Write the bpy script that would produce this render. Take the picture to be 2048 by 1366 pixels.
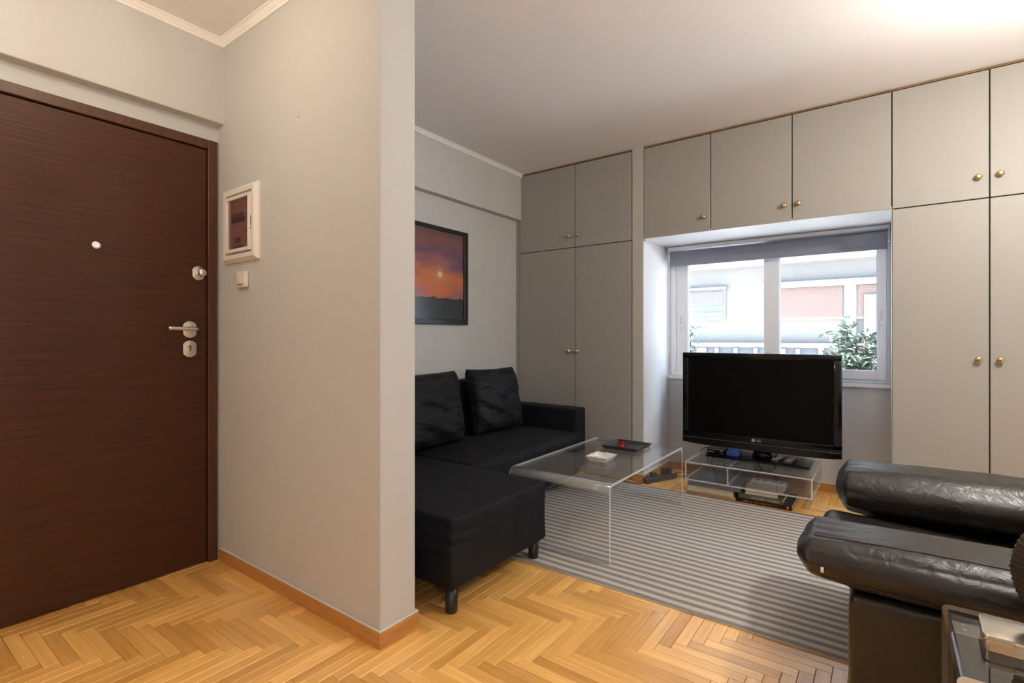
import bpy, bmesh, math, random
from mathutils import Vector, Matrix, noise

random.seed(7)
for o in list(bpy.data.objects):
    bpy.data.objects.remove(o)
scene = bpy.context.scene
COL = scene.collection
PI = math.pi

# ------------------------------------------------------------------ camera
CAMH = 1.12
cam_d = bpy.data.cameras.new('camera')
cam_d.sensor_width = 36.0
cam_d.lens = 1016.3 / 2048 * 36.0
cam_d.shift_y = -7.4 / 2048
cam_d.clip_start = 0.02
cam_d.clip_end = 300
cam = bpy.data.objects.new('camera', cam_d)
cam.location = (0, 0, CAMH)
cam.rotation_euler = (PI / 2, 0, math.radians(36.32))
COL.objects.link(cam)
scene.camera = cam

# ------------------------------------------------------------------ colour management, world, sun
scene.view_settings.view_transform = 'Standard'
scene.view_settings.look = 'None'
scene.view_settings.gamma = 1.0
scene.view_settings.exposure = 0.95
scene.view_settings.use_curve_mapping = False
scene.cycles.max_bounces = 14
scene.cycles.diffuse_bounces = 7
scene.cycles.glossy_bounces = 5
scene.cycles.transparent_max_bounces = 24
scene.cycles.caustics_reflective = False
scene.cycles.caustics_refractive = False
scene.cycles.sample_clamp_indirect = 6.0

world = bpy.data.worlds.new('sky')
scene.world = world
world.use_nodes = True
bg = world.node_tree.nodes['Background']
bg.inputs[0].default_value = (0.66, 0.80, 1.0, 1)
bg.inputs[1].default_value = 8.5

sun_d = bpy.data.lights.new('sun', 'SUN')
sun_d.energy = 62.0
sun_d.angle = math.radians(0.6)
sun_d.color = (1.0, 0.96, 0.90)
sun = bpy.data.objects.new('sun', sun_d)
sun.rotation_euler = Vector((.52, .07, -.85)).to_track_quat('-Z', 'Y').to_euler()   # high sun shining along the street
COL.objects.link(sun)

HALL_W, LIVING_W, REAR_FILL_W, MID_FILL_W = 4.9, 45.0, 9.6, 9.0  # the rear and middle lamps are added fill
# sampling portals in the window and the added side opening, where sky light enters
for nm, loc, rot, sx, sy in (('portal_window', (-.73, 4.66, 1.345), (-PI / 2, 0, 0), 1.53, 1.09), ('portal_side_opening', (2.52, -1.25, 1.62), (0, PI / 2, 0), 1.24, .70)):
    pd = bpy.data.lights.new(nm, 'AREA'); pd.shape = 'RECTANGLE'; pd.size = sx; pd.size_y = sy
    pd.cycles.is_portal = True
    po = bpy.data.objects.new(nm, pd); po.location = loc; po.rotation_euler = rot
    COL.objects.link(po)
WARM = (1.0, 0.83, 0.61)
SOFT = (1.0, 0.945, 0.86)

# ------------------------------------------------------------------ helpers
def link(o, parent=None):
    COL.objects.link(o)
    if parent is not None:
        o.parent = parent
    return o

def tag(o, label=None, cat=None, group=None, kind=None):
    if label: o['label'] = label
    if cat: o['category'] = cat
    if group: o['group'] = group
    if kind: o['kind'] = kind
    return o

def thing(name, label, cat, loc=(0, 0, 0), group=None, rz=0.0):
    o = bpy.data.objects.new(name, None)
    o.empty_display_size = 0.05
    o.location = loc
    o.rotation_euler = (0, 0, rz)
    link(o)
    return tag(o, label, cat, group)

def obj(name, bm, material, parent=None, smooth=False, loc=None):
    me = bpy.data.meshes.new(name)
    bmesh.ops.recalc_face_normals(bm, faces=bm.faces)
    bm.to_mesh(me)
    bm.free()
    mats = material if isinstance(material, (list, tuple)) else [material]
    for m in mats:
        me.materials.append(m)
    if smooth:
        for p in me.polygons: p.use_smooth = True
        if smooth == 'auto':
            try:
                me.set_sharp_from_angle(angle=math.radians(38))
            except Exception:
                pass
    o = bpy.data.objects.new(name, me)
    link(o, parent)
    if parent is not None and loc is None:
        # geometry given in world coordinates: move it into the parent's frame
        M = parent_matrix(parent).inverted()
        me.transform(M)
    if loc is not None:
        o.location = loc
    return o

def parent_matrix(p):
    M = p.matrix_basis.copy()
    while p.parent is not None:
        p = p.parent
        M = p.matrix_basis @ M
    return M

def NB(): return bmesh.new()

def box(bm, x0, x1, y0, y1, z0, z1, bevel=0.0, seg=2, mi=0):
    b = bmesh.new()
    bmesh.ops.create_cube(b, size=1.0)
    for v in b.verts:
        v.co = Vector((x0 + (v.co.x + .5) * (x1 - x0), y0 + (v.co.y + .5) * (y1 - y0), z0 + (v.co.z + .5) * (z1 - z0)))
    if bevel > 0:
        bmesh.ops.bevel(b, geom=list(b.edges), offset=bevel, segments=seg, affect='EDGES', profile=0.5)
    merge(bm, b, mi=mi)
    return bm

def merge(bm, b, M=None, mi=None):
    mp = {}
    for v in b.verts:
        mp[v] = bm.verts.new(M @ v.co if M else v.co)
    for f in b.faces:
        try:
            nf = bm.faces.new([mp[v] for v in f.verts])
            nf.material_index = mi if mi is not None else f.material_index
            nf.smooth = f.smooth
        except ValueError:
            pass
    b.free()

def cyl(bm, p0, p1, r0, r1=None, n=20, mi=0, cap=True):
    p0, p1 = Vector(p0), Vector(p1)
    r1 = r0 if r1 is None else r1
    d = (p1 - p0).normalized()
    a = d.orthogonal().normalized(); b = d.cross(a)
    A = [bm.verts.new(p0 + (a * math.cos(2 * PI * i / n) + b * math.sin(2 * PI * i / n)) * r0) for i in range(n)]
    B = [bm.verts.new(p1 + (a * math.cos(2 * PI * i / n) + b * math.sin(2 * PI * i / n)) * r1) for i in range(n)]
    for i in range(n):
        f = bm.faces.new([A[i], A[(i + 1) % n], B[(i + 1) % n], B[i]]); f.material_index = mi; f.smooth = True
    if cap:
        f = bm.faces.new(A); f.material_index = mi
        f = bm.faces.new(B); f.material_index = mi

def lathe(bm, prof, M, n=24, mi=0):
    """prof: list of (r, h) along local z; M places it"""
    rings = []
    for r, h in prof:
        if r < 1e-6:
            rings.append([bm.verts.new(M @ Vector((0, 0, h)))])
        else:
            rings.append([bm.verts.new(M @ Vector((r * math.cos(2 * PI * i / n), r * math.sin(2 * PI * i / n), h))) for i in range(n)])
    for a, b in zip(rings, rings[1:]):
        for i in range(n):
            va = [a[i % len(a)], a[(i + 1) % len(a)]] if len(a) > 1 else [a[0]]
            vb = [b[(i + 1) % len(b)], b[i % len(b)]] if len(b) > 1 else [b[0]]
            if len(va) + len(vb) >= 3:
                f = bm.faces.new(va + vb); f.smooth = True; f.material_index = mi

def tube(bm, pts, r, n=8, mi=0):
    pts = [Vector(p) for p in pts]
    rings = []
    up = Vector((0, 0, 1))
    prev = None
    for i, p in enumerate(pts):
        d = (pts[min(i + 1, len(pts) - 1)] - pts[max(i - 1, 0)]).normalized()
        a = (prev - d * prev.dot(d)) if prev is not None else d.orthogonal()
        if a.length < 1e-6: a = d.orthogonal()
        a.normalize(); prev = a
        b = d.cross(a)
        rings.append([bm.verts.new(p + (a * math.cos(2 * PI * k / n) + b * math.sin(2 * PI * k / n)) * r) for k in range(n)])
    for A, B in zip(rings, rings[1:]):
        for k in range(n):
            f = bm.faces.new([A[k], A[(k + 1) % n], B[(k + 1) % n], B[k]]); f.smooth = True; f.material_index = mi
    bm.faces.new(rings[0]); bm.faces.new(rings[-1])

def spline(ctrl, sub=8):
    P = [Vector(c) for c in ctrl]
    out = []
    for i in range(len(P) - 1):
        p0, p1, p2, p3 = P[max(i - 1, 0)], P[i], P[i + 1], P[min(i + 2, len(P) - 1)]
        for k in range(sub):
            t = k / sub
            out.append(0.5 * ((2 * p1) + (p2 - p0) * t + (2 * p0 - 5 * p1 + 4 * p2 - p3) * t * t + (3 * p1 - p0 - 3 * p2 + p3) * t ** 3))
    out.append(P[-1])
    return out

def prism(bm, poly, M, h, mi=0, bevel=0):
    """poly (u,v) list, extruded h along local z"""
    b = bmesh.new()
    A = [b.verts.new((u, v, 0)) for u, v in poly]
    B = [b.verts.new((u, v, h)) for u, v in poly]
    n = len(poly)
    b.faces.new(A[::-1]); top = b.faces.new(B)
    for i in range(n):
        b.faces.new([A[i], A[(i + 1) % n], B[(i + 1) % n], B[i]])
    if bevel:
        bmesh.ops.bevel(b, geom=list(top.edges), offset=bevel, segments=2, affect='EDGES', profile=0.5)
    merge(bm, b, M, mi)

def cube_grid(n):
    """unit cube surface [-1,1]^3 subdivided n per side"""
    b = bmesh.new()
    bmesh.ops.create_cube(b, size=2.0)
    bmesh.ops.subdivide_edges(b, edges=list(b.edges), cuts=n - 1, use_grid_fill=True)
    return b

def soft(center, half, r, n=16, puff=(0, 0, 0), amp=0.0, freq=6.0, seed=0.0, shape=None, stretch=(1, 1, 1), rim=3):
    """rounded, puffed, wrinkled box; r is one radius or one per axis; shape(u, co) may move the points further"""
    b = cube_grid(n)
    half = Vector(half); center = Vector(center)
    R3 = Vector(r) if hasattr(r, '__len__') else Vector((r, r, r))
    R3 = Vector([min(R3[i], half[i] * .98) for i in range(3)])
    inner = half - R3
    tr = 1 - 2 * rim / n
    for v in b.verts:
        u = v.co.copy()
        for i in range(3):
            t = abs(u[i]); rho = R3[i] / half[i]
            t = t / tr * (1 - rho) if t <= tr else (1 - rho) + (t - tr) / (1 - tr) * rho
            u[i] = math.copysign(t, u[i])
        q = Vector([u[i] * half[i] for i in range(3)])
        c = Vector([max(-inner[i], min(inner[i], q[i])) for i in range(3)])
        e = Vector([(q[i] - c[i]) / R3[i] for i in range(3)])
        if e.length > 1e-9:
            m = max(abs(e.x), abs(e.y), abs(e.z))
            e = e.normalized() * m
            q = c + Vector([e[i] * R3[i] for i in range(3)])
        for i in range(3):
            if puff[i]:
                j, k = (i + 1) % 3, (i + 2) % 3
                q[i] += puff[i] * max(0, 1 - u[j] ** 2) * max(0, 1 - u[k] ** 2) * u[i]
        if amp:
            nd = q.normalized() if q.length > 1e-6 else Vector((0, 0, 1))
            s = Vector([q[i] * freq * stretch[i] for i in range(3)]) + Vector((seed, seed * 1.7, seed * .3))
            q += nd * amp * (noise.noise(s) + 0.5 * noise.noise(s * 2.3))
        if shape:
            q = shape(u, q)
        v.co = center + q
    for f in b.faces: f.smooth = True
    return b

# ------------------------------------------------------------------ materials
def newmat(name):
    m = bpy.data.materials.new(name)
    m.use_nodes = True
    nt = m.node_tree
    p = nt.nodes.get('Principled BSDF')
    return m, nt, p

def mat(name, col, rough=0.5, metal=0.0, var=0.0, vscale=3.0, bump=0.0, bscale=60.0, spec=0.5, coat=0.0, sheen=0.0, stretch=None, bdist=0.01):
    m, nt, p = newmat(name)
    p.inputs['Base Color'].default_value = (*col, 1)
    p.inputs['Roughness'].default_value = rough
    p.inputs['Metallic'].default_value = metal
    p.inputs['Specular IOR Level'].default_value = spec
    if coat:
        p.inputs['Coat Weight'].default_value = coat
        p.inputs['Coat Roughness'].default_value = 0.08
    if sheen:
        p.inputs['Sheen Weight'].default_value = sheen
        p.inputs['Sheen Roughness'].default_value = 0.5
    N = nt.nodes; L = nt.links
    if var or bump:
        tc = N.new('ShaderNodeTexCoord')
        src = tc.outputs['Object']
        if stretch:
            mp = N.new('ShaderNodeMapping'); mp.inputs['Scale'].default_value = stretch
            L.new(src, mp.inputs['Vector']); src = mp.outputs['Vector']
    if var:
        nz = N.new('ShaderNodeTexNoise'); nz.inputs['Scale'].default_value = vscale; nz.inputs['Detail'].default_value = 5
        L.new(src, nz.inputs['Vector'])
        mx = N.new('ShaderNodeMix'); mx.data_type = 'RGBA'
        mx.inputs['A'].default_value = (*[c * (1 - var) for c in col], 1)
        mx.inputs['B'].default_value = (*[min(1, c * (1 + var)) for c in col], 1)
        L.new(nz.outputs['Fac'], mx.inputs['Factor'])
        L.new(mx.outputs['Result'], p.inputs['Base Color'])
    if bump:
        nb = N.new('ShaderNodeTexNoise'); nb.inputs['Scale'].default_value = bscale; nb.inputs['Detail'].default_value = 4
        L.new(src, nb.inputs['Vector'])
        bp = N.new('ShaderNodeBump'); bp.inputs['Strength'].default_value = bump; bp.inputs['Distance'].default_value = bdist
        L.new(nb.outputs['Fac'], bp.inputs['Height'])
        L.new(bp.outputs['Normal'], p.inputs['Normal'])
    return m

def sheet(name, tint=(0.97, 0.98, 0.98), ior=1.49, rough=0.02, haze=0.0):
    """clear acrylic / glass surface: see-through with Fresnel reflection"""
    m, nt, p = newmat(name)
    N, L = nt.nodes, nt.links
    N.remove(p)
    out = [n for n in N if n.type == 'OUTPUT_MATERIAL'][0]
    tr = N.new('ShaderNodeBsdfTransparent'); tr.inputs['Color'].default_value = (*tint, 1)
    gl = N.new('ShaderNodeBsdfGlossy'); gl.inputs['Roughness'].default_value = rough
    fr = N.new('ShaderNodeFresnel'); fr.inputs['IOR'].default_value = ior
    geo = N.new('ShaderNodeNewGeometry')
    mx = N.new('ShaderNodeMixShader')
    # a back-facing hit would report total reflection; use the same front-side Fresnel on both sides
    inv = N.new('ShaderNodeMath'); inv.operation = 'MULTIPLY_ADD'
    inv.inputs[1].default_value = (1 / ior - ior); inv.inputs[2].default_value = ior
    L.new(geo.outputs['Backfacing'], inv.inputs[0])
    L.new(inv.outputs[0], fr.inputs['IOR'])
    L.new(fr.outputs[0], mx.inputs[0])
    L.new(tr.outputs[0], mx.inputs[1]); L.new(gl.outputs[0], mx.inputs[2])
    last = mx
    if haze:
        df = N.new('ShaderNodeBsdfDiffuse'); df.inputs['Color'].default_value = (0.85, 0.87, 0.86, 1)
        m2 = N.new('ShaderNodeMixShader'); m2.inputs[0].default_value = haze
        L.new(mx.outputs[0], m2.inputs[1]); L.new(df.outputs[0], m2.inputs[2]); last = m2
    L.new(last.outputs[0], out.inputs['Surface'])
    return m

def emit(name, col, s):
    m, nt, p = newmat(name)
    p.inputs['Base Color'].default_value = (.9, .9, .9, 1)
    p.inputs['Emission Color'].default_value = (*col, 1)
    p.inputs['Emission Strength'].default_value = s
    return m

def wood_floor(name, axis, island):
    m, nt, p = newmat(name)
    N, L = nt.nodes, nt.links
    geo = N.new('ShaderNodeNewGeometry')
    if island:
        rnd = geo.outputs['Random Per Island']
    else:
        oi = N.new('ShaderNodeObjectInfo'); rnd = oi.outputs['Random']
    off = N.new('ShaderNodeVectorMath'); off.operation = 'SCALE'; off.inputs[0].default_value = (37.1, 53.7, 11.3)
    L.new(rnd, off.inputs['Scale'])
    add = N.new('ShaderNodeVectorMath'); add.operation = 'ADD'
    L.new(geo.outputs['Position'], add.inputs[0]); L.new(off.outputs[0], add.inputs[1])
    mp = N.new('ShaderNodeMapping')
    mp.inputs['Scale'].default_value = (2.2, 42, 1) if axis == 'X' else (42, 2.2, 1)
    L.new(add.outputs[0], mp.inputs['Vector'])
    nz = N.new('ShaderNodeTexNoise'); nz.inputs['Scale'].default_value = 1.6; nz.inputs['Detail'].default_value = 7; nz.inputs['Distortion'].default_value = 0.6
    L.new(mp.outputs[0], nz.inputs['Vector'])
    rp = N.new('ShaderNodeValToRGB')
    e = rp.color_ramp.elements
    e[0].position = 0.30; e[0].color = (0.78, 0.410, 0.095, 1)
    e[1].position = 0.70; e[1].color = (0.95, 0.560, 0.170, 1)
    L.new(nz.outputs['Fac'], rp.inputs['Fac'])
    # plank to plank tone
    tone = N.new('ShaderNodeValToRGB')
    t = tone.color_ramp.elements
    t[0].position = 0.0; t[0].color = (0.78, 0.70, 0.58, 1)
    t[1].position = 1.0; t[1].color = (1.20, 1.22, 1.28, 1)
    k = tone.color_ramp.elements.new(0.5); k.color = (1.0, 0.98, 0.95, 1)
    L.new(rnd, tone.inputs['Fac'])
    mul = N.new('ShaderNodeMix'); mul.data_type = 'RGBA'; mul.blend_type = 'MULTIPLY'; mul.inputs['Factor'].default_value = 1.0
    L.new(rp.outputs['Color'], mul.inputs['A']); L.new(tone.outputs['Color'], mul.inputs['B'])
    L.new(mul.outputs['Result'], p.inputs['Base Color'])
    p.inputs['Roughness'].default_value = 0.36
    p.inputs['Coat Weight'].default_value = 0.9
    p.inputs['Coat IOR'].default_value = 1.6
    p.inputs['Coat Roughness'].default_value = 0.19
    bp = N.new('ShaderNodeBump'); bp.inputs['Strength'].default_value = 0.10; bp.inputs['Distance'].default_value = 0.002
    L.new(nz.outputs['Fac'], bp.inputs['Height']); L.new(bp.outputs['Normal'], p.inputs['Normal'])
    return m

def wood(name, c0, c1, scale=(2, 30, 30), rough=0.4, bump=0.1, coat=0.0, spec=0.5):
    m, nt, p = newmat(name)
    p.inputs['Specular IOR Level'].default_value = spec
    N, L = nt.nodes, nt.links
    tc = N.new('ShaderNodeTexCoord')
    mp = N.new('ShaderNodeMapping'); mp.inputs['Scale'].default_value = scale
    L.new(tc.outputs['Object'], mp.inputs['Vector'])
    nz = N.new('ShaderNodeTexNoise'); nz.inputs['Scale'].default_value = 2.0; nz.inputs['Detail'].default_value = 8; nz.inputs['Distortion'].default_value = 0.4
    L.new(mp.outputs[0], nz.inputs['Vector'])
    rp = N.new('ShaderNodeValToRGB')
    rp.color_ramp.elements[0].position = 0.3; rp.color_ramp.elements[0].color = (*c0, 1)
    rp.color_ramp.elements[1].position = 0.72; rp.color_ramp.elements[1].color = (*c1, 1)
    L.new(nz.outputs['Fac'], rp.inputs['Fac']); L.new(rp.outputs['Color'], p.inputs['Base Color'])
    p.inputs['Roughness'].default_value = rough
    if coat: p.inputs['Coat Weight'].default_value = coat
    bp = N.new('ShaderNodeBump'); bp.inputs['Strength'].default_value = bump; bp.inputs['Distance'].default_value = 0.004
    L.new(nz.outputs['Fac'], bp.inputs['Height']); L.new(bp.outputs['Normal'], p.inputs['Normal'])
    return m

def leather_mat():
    m, nt, p = newmat('black_leather')
    N, L = nt.nodes, nt.links
    p.inputs['Base Color'].default_value = (0.0150, 0.0115, 0.0090, 1)
    p.inputs['Roughness'].default_value = 0.29
    p.inputs['Specular IOR Level'].default_value = 0.55
    tc = N.new('ShaderNodeTexCoord')
    vz = N.new('ShaderNodeTexNoise'); vz.inputs['Scale'].default_value = 12; L.new(tc.outputs['Object'], vz.inputs['Vector'])
    mr = N.new('ShaderNodeMapRange'); mr.inputs['To Min'].default_value = .28; mr.inputs['To Max'].default_value = .42
    L.new(vz.outputs['Fac'], mr.inputs['Value']); L.new(mr.outputs['Result'], p.inputs['Roughness'])
    # long creases, then fine grain
    mp = N.new('ShaderNodeMapping'); mp.inputs['Scale'].default_value = (1.0, 1.0, 1.6); mp.inputs['Rotation'].default_value = (.3, .5, .6)
    L.new(tc.outputs['Object'], mp.inputs[0])
    n1 = N.new('ShaderNodeTexNoise'); n1.inputs['Scale'].default_value = 17; n1.inputs['Detail'].default_value = 4; n1.inputs['Distortion'].default_value = 1.6
    L.new(mp.outputs[0], n1.inputs['Vector'])
    n2 = N.new('ShaderNodeTexVoronoi'); n2.inputs['Scale'].default_value = 260; L.new(tc.outputs['Object'], n2.inputs['Vector'])
    b1 = N.new('ShaderNodeBump'); b1.inputs['Strength'].default_value = .30; b1.inputs['Distance'].default_value = .010; L.new(n1.outputs['Fac'], b1.inputs['Height'])
    b2 = N.new('ShaderNodeBump'); b2.inputs['Strength'].default_value = .12; b2.inputs['Distance'].default_value = .001; L.new(n2.outputs['Distance'], b2.inputs['Height']); L.new(b1.outputs['Normal'], b2.inputs['Normal'])
    L.new(b2.outputs['Normal'], p.inputs['Normal'])
    return m

M = {}
M['wall'] = mat('wall_paint', (0.55, 0.553, 0.54), 0.75, var=0.03, vscale=1.6, bump=0.05, bscale=180, spec=0.25)
M['white'] = mat('white_paint', (0.61, 0.62, 0.64), 0.65, var=0.02, vscale=2, bump=0.04, bscale=160, spec=0.3)
M['ceil'] = mat('ceiling_paint', (0.84, 0.84, 0.865), 0.85, var=0.02, vscale=1.5, bump=0.04, bscale=200, spec=0.2)
M['cornice'] = mat('cornice_plaster', (0.90, 0.89, 0.86), 0.5, bump=0.03, bscale=90)
M['cab'] = mat('cabinet_lacquer', (0.35, 0.333, 0.303), 0.50, var=0.02, vscale=2.0, bump=0.03, bscale=120, spec=0.4)
M['cabdark'] = mat('cabinet_carcass', (0.06, 0.054, 0.046), 0.7, var=0.05, vscale=6)
M['pillar'] = mat('pillar_paint', (0.50, 0.48, 0.435), 0.6, var=0.02, vscale=2, bump=0.03, bscale=120)
M['gold_strip'] = wood('top_strip_wood', (0.16, 0.095, 0.04), (0.25, 0.155, 0.07), (2, 30, 30), 0.5)
M['brass'] = mat('brass', (0.72, 0.56, 0.27), 0.22, metal=1.0, var=0.05, vscale=20)
M['door'] = wood('door_wenge', (0.044, 0.0120, 0.0030), (0.068, 0.0205, 0.0060), (30, 1.6, 46), 0.46, 0.35, spec=0.32)
M['doorframe'] = wood('door_frame_wood', (0.060, 0.0215, 0.0085), (0.090, 0.034, 0.0145), (40, 40, 1.5), 0.42, 0.15)
M['chrome'] = mat('satin_steel', (0.74, 0.71, 0.66), 0.30, metal=1.0, bump=0.02, bscale=200)
M['dark'] = mat('dark_gap', (0.010, 0.008, 0.006), 0.8, var=0.1)
M['base'] = wood('baseboard_oak', (0.40, 0.175, 0.042), (0.56, 0.275, 0.075), (2.5, 2.5, 60), 0.35, 0.08, coat=0.2)
M['caulk'] = mat('caulk', (0.66, 0.63, 0.56), 0.6, var=0.03, vscale=30)
M['pvc'] = mat('white_pvc', (0.80, 0.82, 0.86), 0.30, var=0.01, vscale=5, spec=0.5)
M['plastic'] = mat('ivory_plastic', (0.74, 0.69, 0.60), 0.35, var=0.02, vscale=12)
M['plastic_w'] = mat('white_plastic', (0.80, 0.77, 0.72), 0.35, var=0.02, vscale=12)
M['smoke'] = mat('tinted_cover', (0.19, 0.085, 0.075), 0.12, var=0.2, vscale=7, spec=0.5, coat=0.3)
M['smoke_dark'] = mat('breaker_row', (0.06, 0.03, 0.027), 0.4, var=0.3, vscale=60)
M['blind'] = mat('blind_fabric', (0.22, 0.232, 0.285), 0.8, var=0.06, vscale=120, bump=0.1, bscale=300)
M['blackfab'] = mat('black_cotton', (0.0050, 0.0060, 0.0100), 0.66, var=0.25, vscale=9, bump=0.22, bscale=420, spec=0.22, sheen=0.010)
M['blackfab2'] = mat('black_cotton_creased', (0.0060, 0.0068, 0.0105), 0.62, var=0.3, vscale=9, bump=1.0, bscale=7, spec=0.28, sheen=0.012, stretch=(1, 1.0, 2.6), bdist=0.022)
M['blackwood'] = mat('black_leg', (0.012, 0.010, 0.009), 0.35, var=0.2, vscale=20)
M['leather'] = leather_mat()
M['thread'] = mat('stitch_thread', (0.03, 0.024, 0.02), 0.6, var=0.2, vscale=50)
M['acrylic'] = sheet('clear_acrylic', (0.972, 0.98, 0.98), 1.49, 0.015, haze=0.015)
M['acrylic_edge_glow'] = sheet('acrylic_edge_glow', (0.74, 0.78, 0.76), 1.49, 0.15, haze=0.55)  # diffuse white share paints in the bright look of the cut edges
M['acrylic_bend_highlight'] = sheet('acrylic_bend_highlight', (0.82, 0.85, 0.84), 1.55, 0.10, haze=0.22)  # darker tint and milky share imitate the bend's refracted highlight
M['glass'] = sheet('window_glass', (0.97, 0.985, 0.98), 1.45, 0.0)
M['smokeglass'] = sheet('side_table_glass', (0.72, 0.72, 0.70), 1.75, 0.01)
M['tvgloss'] = mat('piano_black', (0.004, 0.004, 0.0045), 0.08, spec=0.35, var=0.1, vscale=5)
M['screen'] = mat('tv_screen', (0.0012, 0.0012, 0.0014), 0.42, spec=0.10, var=0.1, vscale=4)
M['logo'] = mat('silver_logo', (0.55, 0.55, 0.56), 0.35, metal=0.6, var=0.02)
M['tvline'] = mat('tv_trim_line', (0.10, 0.09, 0.08), 0.3, metal=0.5, var=0.05)
M['traymat'] = mat('tray_black', (0.028, 0.029, 0.033), 0.42, var=0.1, vscale=10, bump=0.03)
M['porcelain'] = mat('white_porcelain', (0.82, 0.80, 0.77), 0.15, var=0.02, vscale=10)
M['red'] = mat('red_fabric', (0.62, 0.018, 0.022), 0.45, var=0.2, vscale=60, bump=0.2, bscale=90)
M['paper'] = mat('page_block', (0.62, 0.56, 0.44), 0.8, var=0.08, vscale=8, bump=0.15, bscale=1.0, stretch=(1, 1, 600))
M['olive'] = mat('olive_cover', (0.085, 0.082, 0.060), 0.35, var=0.1, vscale=10)
M['blackcover'] = mat('black_cover', (0.014, 0.012, 0.012), 0.3, var=0.2, vscale=10)
M['greycover'] = mat('grey_blue_cover', (0.15, 0.155, 0.18), 0.28, var=0.15, vscale=4)
M['darkcover'] = mat('dark_board_cover', (0.03, 0.022, 0.014), 0.35, var=0.2, vscale=10)
M['creamcover'] = mat('cream_cover', (0.60, 0.54, 0.43), 0.45, var=0.05, vscale=10)
M['whitecover'] = mat('white_cover', (0.88, 0.88, 0.90), 0.3, var=0.02, vscale=10)
M['beigecover'] = mat('beige_cover', (0.42, 0.36, 0.30), 0.4, var=0.08, vscale=10)
M['inkblue'] = mat('ink_blue', (0.02, 0.04, 0.13), 0.5, var=0.2, vscale=30)
M['orange'] = mat('orange_print', (0.55, 0.17, 0.05), 0.5, var=0.05)
M['cream_print'] = mat('cream_print', (0.66, 0.64, 0.55), 0.5, var=0.02)
M['cable'] = mat('black_cable', (0.012, 0.011, 0.011), 0.45, var=0.1)
M['greyplastic'] = mat('grey_plastic', (0.035, 0.035, 0.042), 0.4, var=0.15, vscale=30)
M['blueplastic'] = mat('blue_plastic', (0.035, 0.10, 0.34), 0.18, var=0.15, vscale=10)
M['button'] = mat('remote_button', (0.34, 0.32, 0.22), 0.5, var=0.2, vscale=200)
M['button2'] = mat('remote_button_pink', (0.36, 0.27, 0.26), 0.5, var=0.2, vscale=200)
M['silver'] = mat('silver_plate', (0.83, 0.78, 0.70), 0.22, metal=1.0, var=0.06, vscale=18, bump=0.05, bscale=60)
M['steelbar'] = mat('brushed_bar', (0.62, 0.58, 0.51), 0.35, metal=0.8, var=0.05, vscale=30)
M['ribbed'] = mat('ribbed_cloth', (0.045, 0.034, 0.029), 0.85, var=0.2, vscale=40, bump=0.1, bscale=200)
M['glassedge'] = mat('polished_glass_edge', (0.62, 0.60, 0.55), 0.25, var=0.03, vscale=10)

# --- outdoors
def facade_mat():
    m, nt, p = newmat('white_brick')
    N, L = nt.nodes, nt.links
    tc = N.new('ShaderNodeTexCoord')
    mp = N.new('ShaderNodeMapping'); mp.inputs['Rotation'].default_value = (PI / 2, 0, 0)
    L.new(tc.outputs['Object'], mp.inputs['Vector'])
    br = N.new('ShaderNodeTexBrick')
    br.inputs['Color1'].default_value = (0.0539, 0.0539, 0.0539, 1); br.inputs['Color2'].default_value = (0.0492, 0.0492, 0.0492, 1)
    br.inputs['Mortar'].default_value = (0.0412, 0.0412, 0.0401, 1)
    br.inputs['Scale'].default_value = 1.0; br.inputs['Brick Width'].default_value = 0.23
    br.inputs['Row Height'].default_value = 0.075; br.inputs['Mortar Size'].default_value = 0.007
    L.new(mp.outputs[0], br.inputs['Vector']); L.new(br.outputs['Color'], p.inputs['Base Color'])
    p.inputs['Roughness'].default_value = 0.8
    return m
M['facade'] = facade_mat()
M['stucco'] = mat('white_stucco', (0.0744, 0.0744, 0.0744), 0.8, var=0.02, vscale=4)
M['planter'] = mat('planter_plaster', (0.82, 0.81, 0.80), 0.85, var=0.03, vscale=5, bump=0.1, bscale=40)
M['shutter'] = mat('red_brown_slat', (0.0424, 0.0212, 0.0166), 0.5, var=0.12, vscale=3)
M['shutter2'] = mat('violet_grey_slat', (0.0286, 0.0252, 0.0292), 0.5, var=0.1, vscale=3)
M['farpane'] = mat('far_pane', (0.0361, 0.0435, 0.0516), 0.15, var=0.15, vscale=2)
M['fardark'] = mat('far_recess', (0.0197, 0.0255, 0.0369), 0.8, var=0.2, vscale=3)
M['street'] = mat('pale_paving', (0.70, 0.68, 0.66), 0.9, var=0.06, vscale=1.5, bump=0.1, bscale=20)
M['leaf'] = mat('leaf_green', (0.0414, 0.0668, 0.0509), 0.75, spec=0.15, var=0.35, vscale=9)
M['leaf2'] = mat('leaf_pale', (0.0668, 0.0891, 0.0732), 0.75, spec=0.15, var=0.3, vscale=9)
M['bark'] = mat('stem_bark', (0.10, 0.07, 0.05), 0.8, var=0.2, vscale=20, bump=0.3, bscale=40)
M['blossom'] = mat('cream_blossom', (0.1480, 0.1295, 0.0962), 0.6, var=0.1, vscale=20)
M['soil'] = mat('planter_soil', (0.11, 0.08, 0.06), 0.95, var=0.2, vscale=30, bump=0.3, bscale=60)
M['terracotta'] = mat('terracotta', (0.40, 0.19, 0.11), 0.8, var=0.1, vscale=10)

# ------------------------------------------------------------------ room shell
XW = -2.730      # left (entrance / picture) wall
XB = -2.668      # face of the beam on it
ZC = 2.600       # ceiling
YC = 3.770       # cabinet fronts
YW = 4.340       # window wall
XR = 2.30        # right wall (out of frame)
YR = -1.90       # rear wall (out of frame)
PX, PY0, PY1 = -1.469, 1.196, 1.364      # partition: end face, two sides

def struct(name, bm, m, label=None, cat=None):
    o = obj(name, bm, m)
    o['kind'] = 'structure'
    if label: o['label'] = label
    if cat: o['category'] = cat
    return o

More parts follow.
